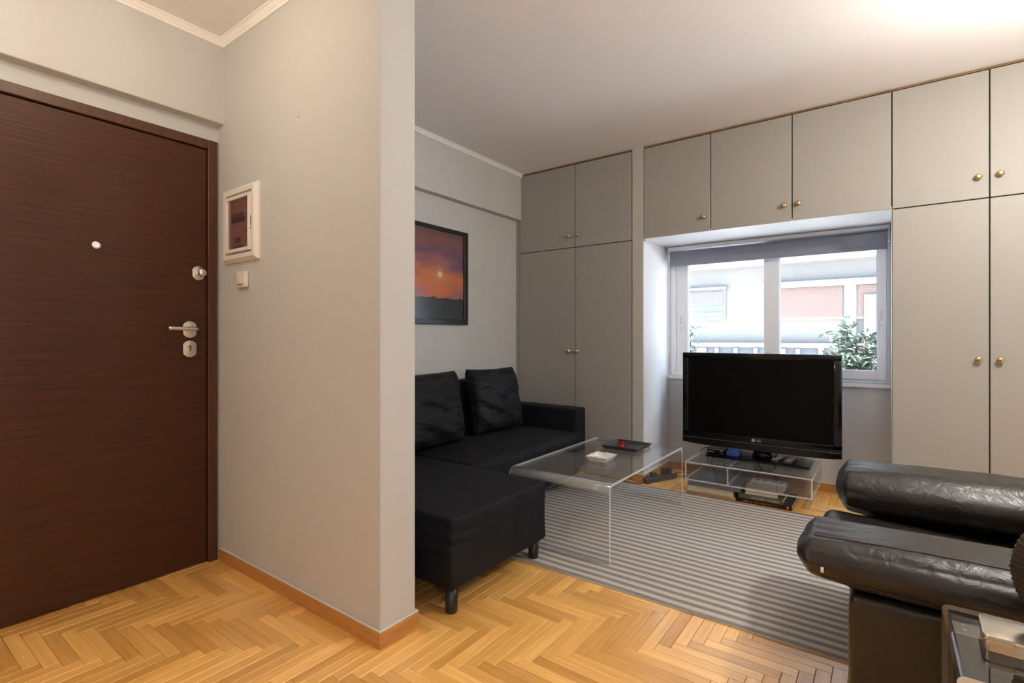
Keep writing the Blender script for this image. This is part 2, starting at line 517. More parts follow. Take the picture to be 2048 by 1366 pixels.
floor = struct('floor', box(NB(), XW - .2, XR + .2, YR - .2, YW + .3, -.14, -.010), M['dark'], 'honey oak herringbone parquet floor', 'floor')

# herringbone planks
W, L_ = 0.0452, 0.302
OX, OY = -2.420, 0.627
plankX = wood_floor('oak_plank_along_x', 'X', False); plankY = wood_floor('oak_plank_along_y', 'Y', False)
plankXs = wood_floor('oak_plank_along_x_far', 'X', True); plankYs = wood_floor('oak_plank_along_y_far', 'Y', True)

def plank_bm(bm, x0, y0, dx, dy, g=0.0006, c=0.0013):
    x0 += g; y0 += g; x1 = x0 + dx - 2 * g; y1 = y0 + dy - 2 * g
    zb, zt = -0.010, 0.0
    a = [bm.verts.new(p) for p in ((x0, y0, zb), (x1, y0, zb), (x1, y1, zb), (x0, y1, zb))]
    b = [bm.verts.new(p) for p in ((x0, y0, zt - c), (x1, y0, zt - c), (x1, y1, zt - c), (x0, y1, zt - c))]
    t = [bm.verts.new(p) for p in ((x0 + c, y0 + c, zt), (x1 - c, y0 + c, zt), (x1 - c, y1 - c, zt), (x0 + c, y1 - c, zt))]
    for i in range(4):
        j = (i + 1) % 4
        bm.faces.new([a[i], a[j], b[j], b[i]]); bm.faces.new([b[i], b[j], t[j], t[i]])
    bm.faces.new(t)

th = math.radians(36.32)
Fv = Vector((-math.sin(th), math.cos(th))); Rv = Vector((math.cos(th), math.sin(th)))
def pix(x, y, z=0.0):
    d = x * Fv.x + y * Fv.y
    if d < 0.05: return None
    return 1024 + 1016.3 * (x * Rv.x + y * Rv.y) / d, 675.6 - 1016.3 * (z - CAMH) / d, d
def seg_hits(x, y, bx):
    # does the line from the camera foot to (x,y) cross the box
    t0, t1 = 0.0, 1.0
    for p, lo, hi in ((x, bx[0], bx[1]), (y, bx[2], bx[3])):
        if abs(p) < 1e-9:
            if lo > 0 or hi < 0: return False
            continue
        a, b = lo / p, hi / p
        if a > b: a, b = b, a
        t0, t1 = max(t0, a), min(t1, b)
    return t0 < t1
allp = []
for a in range(-140, 141):
    for b in range(-20, 21):
        ox = OX + a * W + b * L_; oy = OY + a * W - b * L_
        for kind, x0, y0, dx, dy in (('X', ox, oy, L_, W), ('Y', ox, oy + W, W, L_)):
            cx, cy = x0 + dx / 2, y0 + dy / 2
            if not (XW - .2 < cx < XR + .2 and YR - .2 < cy < YW + .2): continue
            if cy > YC + .12 and not (-1.62 < cx < .12): continue
            cut = False
            if x0 < XW - .15: dx -= XW - .15 - x0; x0 = XW - .15; cut = True
            if x0 + dx > XR + .15: dx = XR + .15 - x0; cut = True
            if y0 < YR - .15: dy -= YR - .15 - y0; y0 = YR - .15; cut = True
            if y0 + dy > YW + .2: dy = YW + .2 - y0; cut = True
            if dx < .012 or dy < .012: continue
            size = 0.0
            q = pix(cx, cy)
            if q and -40 < q[0] < 2090 and q[1] < 1420:
                hid = seg_hits(cx, cy, (XW, -1.46, 1.186, 1.376)) and not (cy < 1.186)
                rug_ = (-1.98 < cx < .5 and 2.11 < cy < 3.64)
                sofa_ = (cx < -1.95 and 1.5 < cy) or (cx < -1.5 and 1.55 < cy < 2.3)
                chair_ = (cx > -.05 and cy > 1.45)
                if not (hid or rug_ or sofa_ or chair_):
                    size = 1.0 / q[2] ** 3
            allp.append((size, kind, x0, y0, dx, dy, cut))
allp.sort(key=lambda t: -t[0])
bmx = NB(); plank_bm(bmx, 0, 0, L_, W)
bmy = NB(); plank_bm(bmy, 0, 0, W, L_)
first = {}
for i, (s, kind, x0, y0, dx, dy, cut) in enumerate(allp[:300]):
    if cut:
        bmc = NB(); plank_bm(bmc, 0, 0, dx, dy)
        obj('plank', bmc, plankX if kind == 'X' else plankY, floor, loc=(x0, y0, 0))
        continue
    if kind not in first:
        o = obj('plank', bmx if kind == 'X' else bmy, plankX if kind == 'X' else plankY, floor, loc=(x0, y0, 0))
        first[kind] = o
    else:
        o = first[kind].copy(); COL.objects.link(o); o.parent = floor; o.location = (x0, y0, 0)
for kind, m in (('X', plankXs), ('Y', plankYs)):
    bm = NB()
    for s, k, x0, y0, dx, dy, cut in allp[300:]:
        if k == kind: plank_bm(bm, x0, y0, dx, dy)
    o = obj('plank_field', bm, m, floor); o['kind'] = 'stuff'

struct('ceiling', box(NB(), XW - .2, XR + .2, YR - .2, YW + .3, ZC, ZC + .15), M['ceil'], 'plain off-white plaster ceiling', 'ceiling')

# left wall with door opening, and the beam along its top
DY0, DY1, DZ = 0.190, 1.190, 2.108       # outer sizes of the door frame
bm = NB()
box(bm, XW - .2, XW, YR - .2, DY0, -.10, ZC)
box(bm, XW - .2, XW, DY1, YW + .3, -.10, ZC)
box(bm, XW - .2, XW, DY0, DY1, DZ, ZC)
box(bm, XW - .2, XW - .12, DY0, DY1, -.10, DZ)
wl = struct('wall_left', bm, M['wall'], 'warm light grey wall with the entrance door and the framed print', 'wall')
bm = NB(); box(bm, XW - .01, XB, YR, PY0 + .02, 2.187, ZC, 0.003, 1); obj('beam', bm, M['wall'], wl)
bm = NB(); box(bm, XW - .01, XB, PY1 - .02, YC + .02, 2.187, ZC, 0.003, 1); obj('beam', bm, M['wall'], wl)

wp = struct('wall_partition', box(NB(), XW - .05, PX, PY0, PY1, -.10, ZC, 0.002, 1), M['wall'], 'freestanding partition wall between entrance and living room', 'wall')
bm = NB(); cyl(bm, (-2.0, PY0 + .002, 2.056), (-2.0, PY0 - .004, 2.058), .006, .004, 10); obj('filled_nail_hole', bm, M['wall'], wp)
struct('wall_rear', box(NB(), XW - .2, XR + .2, YR - .2, YR, -.10, ZC), M['wall'], 'plain wall behind the camera', 'wall')
bm = NB()     # right wall; opening added to let in fill daylight (out of frame)
box(bm, XR, XR + .2, YR - .2, -1.60, -.10, ZC)
box(bm, XR, XR + .2, -.90, YW + .3, -.10, ZC)
box(bm, XR, XR + .2, -1.60, -.90, 2.24, ZC)
box(bm, XR, XR + .2, -1.60, -.90, -.10, 1.0)
struct('wall_right', bm, M['wall'], 'wall at the right of the room with an opening added for daylight', 'wall')

# window wall: opening x -1.50 .. 0.03, z 0.80 .. 1.89
WX0, WX1, WZ0, WZ1 = -1.495, 0.032, 0.800, 1.888
bm = NB()
box(bm, XW - .2, WX0, YW, YW + .28, -.10, ZC + .1)
box(bm, WX1, XR + .2, YW, YW + .28, -.10, ZC + .1)
box(bm, WX0, WX1, YW, YW + .28, -.10, WZ0)
box(bm, WX0, WX1, YW, YW + .28, WZ1, ZC + .1)
struct('wall_window', bm, M['white'], 'white painted wall below and around the window niche', 'wall')
# pillar between wardrobe and niche: painted front, white flank in the niche
struct('wall_pillar', box(NB(), -1.598, -1.510, YC - .004, YC + .016, -.05, ZC, 0.0015, 1), M['pillar'], 'narrow greige pillar face beside the window niche', 'wall')
struct('wall_niche_left', box(NB(), -1.598, -1.510, YC + .016, YW, -.05, ZC), M['white'], 'white left flank of the window niche', 'wall')
struct('wall_niche_right', box(NB(), 0.030, 0.044, YC + .016, YW, -.05, 1.900), M['white'], 'white right flank of the window niche', 'wall')
struct('wall_niche_top', box(NB(), -1.510, 0.030, YC + .004, YW, 1.888, 1.902), M['white'], 'white soffit over the window niche', 'wall')

# baseboards with the pale caulk line on top
def baseboard(name, segs, label):
    bm = NB(); bc = NB()
    for x0, x1, y0, y1 in segs:
        box(bm, x0, x1, y0, y1, 0.0, 0.060, 0.002, 1)
        box(bc, x0, x1, y0, y1, 0.060, 0.0655, 0.002, 1)
    o = struct(name, bm, M['base'], label, 'baseboard')
    obj('caulk_line', bc, M['caulk'], o)
t = .011
baseboard('baseboard_partition', [(XW + .03, PX + t, PY0 - t, PY0), (PX, PX + t, PY0, PY1 + t), (XW, PX, PY1, PY1 + t)], 'oak skirting around the partition wall')
baseboard('baseboard_left', [(XW, XW + t, PY1 + t, YC)], 'oak skirting below the framed print')
baseboard('baseboard_entrance', [(XW, XW + t, YR, DY0)], 'oak skirting left of the entrance door')
baseboard('baseboard_niche', [(-1.598, -1.510 + t, YC - .004 - t, YC - .004), (-1.510, -1.510 + t, YC - .004, YW), (-1.510 + t, 0.030, YW - t, YW)], 'oak skirting around the window niche')

# cornices
def cornice(name, p0, p1, inward, size=.045, label=''):
    p0, p1 = Vector(p0), Vector(p1)
    d = (p1 - p0).normalized()
    prof = [(0, 0), (0, -size), (.006, -size), (.010, -size + .008), (.016, -size + .014), (size - .012, -.012), (size - .006, -.006), (size, -.005), (size, 0)]
    bm = NB()
    A = [bm.verts.new(p0 + inward * u + Vector((0, 0, v))) for u, v in prof]
    B = [bm.verts.new(p1 + inward * u + Vector((0, 0, v))) for u, v in prof]
    for i in range(len(prof)):
        j = (i + 1) % len(prof)
        bm.faces.new([A[i], A[j], B[j], B[i]])
    bm.faces.new(A); bm.faces.new(B[::-1])
    return struct(name, bm, M['cornice'], label, 'cornice')
cornice('trim_1', (XB, YR, ZC), (XB, PY0, ZC), Vector((1, 0, 0)), .032, 'white plaster cornice over the entrance door')
cornice('trim_2', (XB, PY0, ZC), (PX, PY0, ZC), Vector((0, -1, 0)), .032, 'white plaster cornice along the partition')
cornice('trim_3', (XB, PY1, ZC), (XB, YC, ZC), Vector((1, 0, 0)), .028, 'thin white cornice over the framed print wall')

# ------------------------------------------------------------------ entrance door
d = thing('door_1', 'dark brown wood-grain entrance door with satin steel fittings', 'door', (XW, .69, 0))
d['kind'] = 'structure'
FW = .046
bm = NB()
XF = XW + .012
box(bm, XW - .115, XF, DY1 - FW, DY1 - .001, 0, DZ - .001, .003, 1)
box(bm, XW - .115, XF, DY0 + .001, DY0 + FW, 0, DZ - .001, .003, 1)
box(bm, XW - .115, XF, DY0 + FW, DY1 - FW, DZ - FW, DZ - .001, .003, 1)
obj('door_frame', bm, M['doorframe'], d)
leaf = obj('door_leaf', box(NB(), XW - .05, XW + .001, DY0 + FW + .004, DY1 - FW - .004, .008, DZ - FW - .005, .0025, 1), M['door'], d)
XL = XW + .001
def plate(yc, zc, w, h):   # rose with straight sides and bowed ends
    pts = []
    n = 10
    r = h * .62
    hh = h / 2
    for sgn in (1, -1):
        for i in range(n + 1):
            y = (w / 2) * (1 - 2 * i / n) * sgn
            z = sgn * (hh - .018 * (abs(y) / (w / 2)) ** 2.4)
            pts.append((y, z))
    return pts
RY = Matrix(((0, 0, 1, 0), (1, 0, 0, 0), (0, 1, 0, 0), (0, 0, 0, 1)))   # local (u,v,h) -> (y,z,x)
def on_door(y, z, x=XL): return Matrix.Translation((x, y, z)) @ RY
bm = NB(); prism(bm, plate(0, 0, .060, .082), on_door(1.062, 1.160), .009, bevel=.003); o1 = obj('handle_rose', bm, M['chrome'], leaf, smooth='auto')
bm = NB()
tube(bm, spline([(XL + .006, 1.078, 1.163), (XL + .040, 1.078, 1.163), (XL + .052, 1.066, 1.163), (XL + .054, 1.03, 1.163), (XL + .052, .955, 1.165)], 6), .0095, 14)
obj('lever', bm, M['chrome'], leaf)
bm = NB(); prism(bm, plate(0, 0, .060, .082), on_door(1.062, 1.066), .009, bevel=.003); obj('key_rose', bm, M['chrome'], leaf, smooth='auto')
bm = NB()
cyl(bm, (XL + .008, 1.062, 1.077), (XL + .013, 1.062, 1.077), .011, .010, 18)
box(bm, XL + .008, XL + .012, 1.057, 1.067, 1.050, 1.074, .002, 1)
obj('key_cylinder', bm, M['brass'], leaf)
bm = NB(); box(bm, XL + .0125, XL + .0136, 1.0605, 1.0635, 1.058, 1.082); obj('keyhole', bm, M['dark'], leaf)
bm = NB(); prism(bm, plate(0, 0, .054, .070), on_door(1.100, 1.437), .009, bevel=.003); obj('latch_rose', bm, M['chrome'], leaf, smooth='auto')
bm = NB()
lathe(bm, [(0, 0), (.011, 0), (.011, .018), (.0165, .021), (.0180, .026), (.0180, .044), (.0160, .048), (0, .0485)], on_door(1.102, 1.437, XL + .008))
obj('latch_knob', bm, M['chrome'], leaf)
bm = NB()
lathe(bm, [(0, 0), (.0175, 0), (.0175, .004), (.015, .007), (.009, .0075), (0, .0065)], on_door(.700, 1.517))
obj('peephole', bm, M['chrome'], leaf)

# ------------------------------------------------------------------ fuse box and switch on the partition
f = thing('fuse_box', 'white framed fuse box with tinted window on the partition', 'fuse box', (-2.477, PY0, 1.66))
def rect_frame(bm, x0, x1, z0, z1, w, y0, y1, bevel=.003):
    box(bm, x0, x1, y0, y1, z1 - w, z1, bevel, 2); box(bm, x0, x1, y0, y1, z0, z0 + w, bevel, 2)
    box(bm, x0, x0 + w, y0, y1, z0 + w * .6, z1 - w * .6, bevel, 2); box(bm, x1 - w, x1, y0, y1, z0 + w * .6, z1 - w * .6, bevel, 2)
bm = NB()
# sloped surround
fx0, fx1, fz0, fz1 = -2.640, -2.314, 1.483, 1.843
def bevframe(bm, x0, x1, z0, z1, w, yb, yf):
    o = [(x0, z0), (x1, z0), (x1, z1), (x0, z1)]
    s = .016
    m_ = [(x0 + s, z0 + s), (x1 - s, z0 + s), (x1 - s, z1 - s), (x0 + s, z1 - s)]
    i_ = [(x0 + w, z0 + w), (x1 - w, z0 + w), (x1 - w, z1 - w), (x0 + w, z1 - w)]
    R = [[bm.verts.new((x, yb, z)) for x, z in o], [bm.verts.new((x, yb - .008, z)) for x, z in o], [bm.verts.new((x, yf, z)) for x, z in m_], [bm.verts.new((x, yf, z)) for x, z in i_], [bm.verts.new((x, yb, z)) for x, z in i_]]
    for A, B in zip(R, R[1:]):
        for k in range(4):
            bm.faces.new([A[k], A[(k + 1) % 4], B[(k + 1) % 4], B[k]])
bevframe(bm, fx0, fx1, fz0, fz1, .036, PY0, PY0 - .024)
obj('surround', bm, M['plastic_w'], f)
bm = NB(); rect_frame(bm, fx0 + .038, fx1 - .055, fz0 + .046, fz1 - .046, .016, PY0 - .026, PY0 - .004, .002)
dr = obj('cover_frame', bm, M['plastic_w'], f)
bm = NB(); box(bm, fx1 - .055, fx1 - .037, PY0 - .022, PY0 - .004, fz0 + .046, fz1 - .046, .002, 1); obj('cover_strip', bm, M['plastic_w'], f)
bm = NB(); box(bm, fx0 + .052, fx1 - .069, PY0 - .016, PY0 - .012, fz0 + .060, fz1 - .060); win = obj('tinted_window', bm, M['smoke'], f)
bm = NB()
for k in range(6): box(bm, -2.545 + k * .019, -2.528 + k * .019, PY0 - .019, PY0 - .015, 1.690, 1.712 + .002 * (k % 2), .001, 1)
box(bm, -2.552, -2.424, PY0 - .0185, PY0 - .0155, 1.672, 1.688, .001, 1)
obj('breaker_row', bm, M['smoke_dark'], win)
bm = NB(); box(bm, -2.520, -2.460, PY0 - .019, PY0 - .015, 1.575, 1.600, .002, 1); box(bm, -2.505, -2.49, PY0 - .020, PY0 - .015, 1.560, 1.60, .002, 1); box(bm, -2.53, -2.45, PY0 - .018, PY0 - .015, 1.550, 1.560, .001, 1)
obj('breaker_switch', bm, M['smoke_dark'], win)
bm = NB(); box(bm, -2.358, -2.354, PY0 - .0235, PY0 - .0215, 1.64, 1.685); box(bm, -2.359, -2.353, PY0 - .0235, PY0 - .0215, 1.625, 1.631); obj('latch_slot', bm, M['dark'], f)

s = thing('light_switch', 'small ivory wall switch below the fuse box', 'switch', (-2.461, PY0, 1.397))
obj('switch_plate', box(NB(), -2.507, -2.415, PY0 - .018, PY0, 1.358, 1.436, .007, 3), M['plastic'], s, smooth='auto')
for k in range(2):
    obj('rocker', box(NB(), -2.497 + k * .037, -2.462 + k * .037, PY0 - .0205, PY0 - .016, 1.376, 1.425, .0015, 1), M['plastic'], s)
obj('indicator', box(NB(), -2.490, -2.448, PY0 - .0200, PY0 - .0175, 1.370, 1.373), M['dark'], s)

# ------------------------------------------------------------------ fitted cabinets
def knob(x, z, parent):
    bm = NB()
    Mx = Matrix.Translation((x, YC, z)) @ Matrix.Rotation(PI / 2, 4, 'X')
    lathe(bm, [(0, 0), (.0125, 0), (.012, .0025), (.006, .005), (.0055, .011), (.010, .014), (.0155, .019), (.0165, .0235), (.0145, .0285), (.008, .0315), (0, .032)], Mx, 20)
    return obj('knob', bm, M['brass'], parent)
def cdoor(parent, x0, x1, z0, z1, kx=None, kz=None, name='door'):
    g = .0030
    o = obj(name, box(NB(), x0 + g, x1 - g, YC, YC + .018, z0 + g, z1 - g, .0022, 2), M['cab'], parent)
    if kx is not None: knob(kx, kz, o)
    return o
ZM, ZT = 1.884, 2.585
w1 = thing('wardrobe', 'built-in grey wardrobe in the corner behind the sofa', 'wardrobe', (-2.14, 4.05, 0))
obj('carcass', box(NB(), -2.682, -1.600, YC + .019, YW - .002, 0.0, ZT + .002), M['cabdark'], w1)
obj('side_filler', box(NB(), XW + .001, -2.684, YC + .006, YC + .024, 0.0, 2.186), M['cab'], w1)
obj('top_strip', box(NB(), -2.684, -1.600, YC + .004, YC + .030, ZT + .003, ZC - .001), M['gold_strip'], w1)
obj('plinth', box(NB(), -2.682, -1.600, YC + .008, YC + .018, .002, .078), M['cab'], w1)
cdoor(w1, -2.684, -2.112, .080, ZM, -2.169, 1.008)
cdoor(w1, -2.112, -1.606, .080, ZM, -2.087, 1.009)
cdoor(w1, -2.684, -2.112, ZM, ZT, -2.169, 1.983, 'upper_door')
cdoor(w1, -2.112, -1.606, ZM, ZT, -2.082, 1.984, 'upper_door')
obj('end_trim', box(NB(), -1.6055, -1.6005, YC + .003, YC + .022, .002, ZT + .002), M['cab'], w1)

w2 = thing('overhead_cabinet', 'row of three grey overhead cabinets above the window', 'cabinet', (-.74, 4.05, 1.90))
obj('carcass', box(NB(), -1.508, .030, YC + .019, YW - .002, 1.904, ZT + .002), M['cabdark'], w2)
obj('top_strip', box(NB(), -1.508, .030, YC + .004, YC + .030, ZT + .003, ZC - .001), M['gold_strip'], w2)
cdoor(w2, -1.508, -1.009, ZM, ZT, -1.054, 1.990)
cdoor(w2, -1.009, -.494, ZM, ZT, -.538, 1.990)
cdoor(w2, -.494, .030, ZM, ZT, -.456, 1.993)
for xx in (-1.500, .022):
    obj('end_bracket', box(NB(), xx - .007, xx + .007, YC + .001, YC + .016, 1.868, 1.8855, .001, 1), M['pillar'], w2)

w3 = thing('wardrobe', 'built-in grey wardrobe right of the window, behind the armchair', 'wardrobe', (.46, 4.05, 0))
obj('carcass', box(NB(), .046, .884, YC + .019, YW - .002, 0.0, ZT + .002), M['cabdark'], w3)
obj('top_strip', box(NB(), .031, .884, YC + .004, YC + .030, ZT + .003, ZC - .001), M['gold_strip'], w3)
obj('plinth', box(NB(), .046, .884, YC + .008, YC + .018, .002, .078), M['cab'], w3)
cdoor(w3, .030, .457, .080, ZM, .410, 1.001)
cdoor(w3, .457, .884, .080, ZM, .498, 1.000)
cdoor(w3, .030, .457, ZM, ZT, .410, 2.001, 'upper_door')
cdoor(w3, .457, .884, ZM, ZT, .498, 2.004, 'upper_door')
struct('wall_beside_wardrobe', box(NB(), .886, XR, YC, YW, -.05, ZC), M['wall'], 'wall right of the fitted wardrobes', 'wall')

# ------------------------------------------------------------------ window, sill and blind
wn = thing('window_1', 'white framed two-sash window with bright street view', 'window', ((WX0 + WX1) / 2, YW, WZ0))
wn['kind'] = 'structure'
bm = NB()
def wframe(bm, x0, x1, z0, z1, wl_, wr, wb, wt, y0, y1, bv=.003):
    box(bm, x0, x0 + wl_, y0, y1, z0, z1, bv, 1); box(bm, x1 - wr, x1, y0, y1, z0, z1, bv, 1)
    box(bm, x0 + wl_ - .001, x1 - wr + .001, y0, y1, z0, z0 + wb, bv, 1); box(bm, x0 + wl_ - .001, x1 - wr + .001, y0, y1, z1 - wt, z1, bv, 1)
wframe(bm, WX0 + .001, WX1 - .001, WZ0 + .001, WZ1 - .001, .040, .026, .026, .03, YW + .004, YW + .075)
obj('window_frame', bm, M['pvc'], wn)
def sash(x0, x1, wl_, wr, y0):
    bm = NB(); wframe(bm, x0, x1, WZ0 + .028, WZ1 - .032, wl_, wr, .066, .06, y0, y0 + .045)
    so = obj('sash', bm, M['pvc'], wn)
    obj('pane', box(NB(), x0 + wl_ - .004, x1 - wr + .004, y0 + .018, y0 + .024, WZ0 + .092, WZ1 - .09), M['glass'], so)
    bm = NB(); g = .003
    wframe(bm, x0 + wl_ - .001, x1 - wr + .001, WZ0 + .094 - .001, WZ1 - .092 + .001, g, g, g, g, y0 + .010, y0 + .0179, 0)
    obj('gasket', bm, M['greyplastic'], so)
    return so
s1 = sash(WX0 + .041, -.655, .100, .104, YW + .030)
s2 = sash(-.760, WX1 - .027, .108, .054, YW - .014 + .0)
# the right sash runs in the nearer track
for so, x, y in ((s1, -1.410, YW + .030), (s2, -.022, YW - .014)):
    bm = NB(); box(bm, x - .010, x + .010, y - .010, y, 1.160, 1.330, .005, 2); hd = obj('recessed_handle', bm, M['pvc'], so, smooth='auto')
    bm = NB(); box(bm, x - .006, x + .006, y - .0112, y - .0098, 1.24, 1.315, .001, 1); obj('finger_slot', bm, M['caulk'], hd)
    bm = NB(); cyl(bm, (x, y - .009, 1.205), (x, y - .0115, 1.205), .003, n=10); obj('lock_pin', bm, M['greyplastic'], hd)
bm = NB(); box(bm, -1.508, .029, YW - .030, YW - .001, .772, .799, .004, 2); obj('sill', bm, M['pvc'], wn)

rb = thing('roller_blind', 'grey roller blind rolled almost up over the window', 'blind', (-.73, YW - .07, 1.80))
obj('headrail', box(NB(), -1.490, .026, YW - .090, YW - .030, 1.858, 1.884, .003, 2), M['pvc'], rb)
bm = NB()
prof = [(-.062, 1.848), (-.070, 1.842), (-.0735, 1.83), (-.074, 1.775), (-.074, 1.745), (-.070, 1.745), (-.070, 1.83), (-.060, 1.842)]
A = [bm.verts.new((-1.473, YW + y, z)) for y, z in prof]; B = [bm.verts.new((.012, YW + y, z)) for y, z in prof]
for i in range(len(prof)):
    j = (i + 1) % len(prof); bm.faces.new([A[i], A[j], B[j], B[i]])
bm.faces.new(A); bm.faces.new(B)
obj('fabric', bm, M['blind'], rb)
bm = NB(); cyl(bm, (-1.472, YW - .052, 1.826), (.011, YW - .052, 1.826), .021, n=20); obj('roll', bm, M['blind'], rb)
obj('bottom_bar', box(NB(), -1.473, .012, YW - .0775, YW - .0695, 1.720, 1.748, .003, 2), M['blind'], rb)
for xx in (-1.482, .019):
    obj('bracket', box(NB(), xx - .006, xx + .006, YW - .075, YW - .03, 1.775, 1.859, .003, 2), M['pvc'], rb)
bm = NB(); tube(bm, spline([(-1.489, YW - .06, 1.83), (-1.4895, YW - .058, 1.60), (-1.4895, YW - .057, 1.30), (-1.4895, YW - .056, 1.02), (-1.489, YW - .05, 1.00), (-1.4895, YW - .042, 1.03), (-1.4895, YW - .044, 1.4), (-1.489, YW - .05, 1.82)], 6), .0012, 6); obj('pull_cord', bm, M['plastic_w'], rb)

# ------------------------------------------------------------------ framed print
pf = thing('framed_print', 'black framed sunset photograph above the sofa', 'picture', (XW, 2.60, 1.59))
py0, py1, pz0, pz1 = 2.110, 3.088, 1.222, 1.960
bm = NB(); fw = .046
xf0, xf1 = XW + .001, XW + .024
box(bm, xf0, xf1, py0, py1, pz1 - fw * .65, pz1, .002, 1); box(bm, xf0, xf1, py0, py1, pz0, pz0 + fw * .85, .002, 1)
box(bm, xf0, xf1, py0, py0 + fw, pz0 + fw * .8, pz1 - fw * .6, .002, 1); box(bm, xf0, xf1, py1 - fw, py1, pz0 + fw * .8, pz1 - fw * .6, .002, 1)
obj('frame', bm, M['blackcover'], pf)
def sunset():
    m, nt, p = newmat('sunset_print')
    N, L = nt.nodes, nt.links
    geo = N.new('ShaderNodeTexCoord'); sep = N.new('ShaderNodeSeparateXYZ'); L.new(geo.outputs['Object'], sep.inputs[0])
    def math_(op, a, b=None, c=None):
        n = N.new('ShaderNodeMath'); n.operation = op
        for i, v in enumerate((a, b, c)):
            if v is None: continue
            if isinstance(v, (int, float)): n.inputs[i].default_value = v
            else: L.new(v, n.inputs[i])
        return n.outputs[0]
    yy, zz = sep.outputs['Y'], sep.outputs['Z']         # metres from the print's centre (2.60, 1.59)
    nz = N.new('ShaderNodeTexNoise'); nz.inputs['Scale'].default_value = 3.0; nz.inputs['Detail'].default_value = 6
    mp = N.new('ShaderNodeMapping'); mp.inputs['Scale'].default_value = (1, 1.2, 3.4); L.new(geo.outputs['Object'], mp.inputs[0]); L.new(mp.outputs[0], nz.inputs['Vector'])
    h = math_('ADD', zz, math_('MULTIPLY', math_('SUBTRACT', nz.outputs['Fac'], 0.5), 0.34))
    f = math_('MULTIPLY_ADD', h, 1.45, 0.5)
    rp = N.new('ShaderNodeValToRGB'); e = rp.color_ramp.elements
    cols = [(0.00, (0.20, 0.10, 0.11)), (0.26, (0.30, 0.13, 0.12)), (0.37, (0.50, 0.135, 0.075)), (0.50, (0.52, 0.155, 0.06)), (0.60, (0.28, 0.105, 0.115)), (0.72, (0.115, 0.07, 0.125)), (0.85, (0.20, 0.088, 0.085)), (1.0, (0.135, 0.078, 0.08))]
    e[0].position = cols[0][0]; e[0].color = (*cols[0][1], 1); e[1].position = 1.0; e[1].color = (*cols[-1][1], 1)
    for pos, c in cols[1:-1]:
        k = e.new(pos); k.color = (*c, 1)
    L.new(f, rp.inputs['Fac'])
    # the sun disc and its halo, part of the print
    dy = math_('SUBTRACT', yy, 0.179); dz = math_('SUBTRACT', zz, 0.012)
    r = math_('SQRT', math_('ADD', math_('MULTIPLY', dy, dy), math_('MULTIPLY', dz, dz)))
    halo = math_('POWER', 2.718, math_('MULTIPLY', r, -16.0))
    core = math_('POWER', 2.718, math_('MULTIPLY', math_('MULTIPLY', r, r), -2600.0))
    m1 = N.new('ShaderNodeMix'); m1.data_type = 'RGBA'; L.new(math_('MULTIPLY', halo, 0.75), m1.inputs['Factor']); L.new(rp.outputs['Color'], m1.inputs['A']); m1.inputs['B'].default_value = (0.62, 0.30, 0.10, 1)
    m2 = N.new('ShaderNodeMix'); m2.data_type = 'RGBA'; L.new(core, m2.inputs['Factor']); L.new(m1.outputs['Result'], m2.inputs['A']); m2.inputs['B'].default_value = (0.80, 0.72, 0.45, 1)
    # tree line
    n2 = N.new('ShaderNodeTexNoise'); n2.inputs['Scale'].default_value = 14; n2.inputs['Detail'].default_value = 4
    cmb = N.new('ShaderNodeCombineXYZ'); L.new(yy, cmb.inputs[0]); L.new(cmb.outputs[0], n2.inputs['Vector'])
    tl = math_('ADD', -0.205, math_('MULTIPLY', n2.outputs['Fac'], 0.075))
    below = math_('LESS_THAN', zz, tl)
    m3 = N.new('ShaderNodeMix'); m3.data_type = 'RGBA'; L.new(below, m3.inputs['Factor']); L.new(m2.outputs['Result'], m3.inputs['A']); m3.inputs['B'].default_value = (0.040, 0.048, 0.054, 1)
    L.new(m3.outputs['Result'], p.inputs['Base Color'])
    p.inputs['Roughness'].default_value = 0.16
    return m
bm = NB(); box(bm, XW + .004, XW + .010, py0 + fw - .003, py1 - fw + .003, pz0 + fw * .8, pz1 - fw * .6)
obj('print', bm, sunset(), pf)

# ------------------------------------------------------------------ corner sofa with chaise
sf = thing('corner_sofa', 'black fabric corner sofa with chaise beside the partition', 'sofa', (-2.3, 2.5, 0))
SX0 = -2.690
def fabric(name, c, h, r, n=18, puff=(0, 0, 0), amp=.004, freq=7, seed=1, shape=None, stretch=(1, 1, 1)):
    return obj(name, soft(c, h, r, n, puff, amp, freq, seed, shape, stretch), M['blackfab'], sf, smooth=True)
def ctr(a, b): return [(x + y) / 2 for x, y in zip(a, b)], [abs(y - x) / 2 for x, y in zip(a, b)]
c, h = ctr((SX0, 1.490, .10), (-2.545, 3.400, .800)); fabric('backrest', c, h, .022, 24, (0.01, 0, .004), .004, 5, 2)
c, h = ctr((SX0 + .01, 3.470, .10), (-1.930, 3.625, .566)); fabric('armrest', c, h, .018, 20, (0, .004, .004), .003, 6, 3)
def seatshape(u, q):
    # gathers along the front edge
    if u.x > .55 and u.z > -.2:
        q.x += .006 * math.sin(q.y * 95 + 3 * noise.noise(Vector((q.y * 7, 0, 0)))) * max(0, 1 - abs(u.z - .35) * 1.4)
    return q
c, h = ctr((-2.56, 2.194, .075), (-1.880, 3.468, .392)); fabric('main_seat', c, h, (.045, .03, .05), 44, (.012, 0, .022), .005, 6, 4, seatshape)
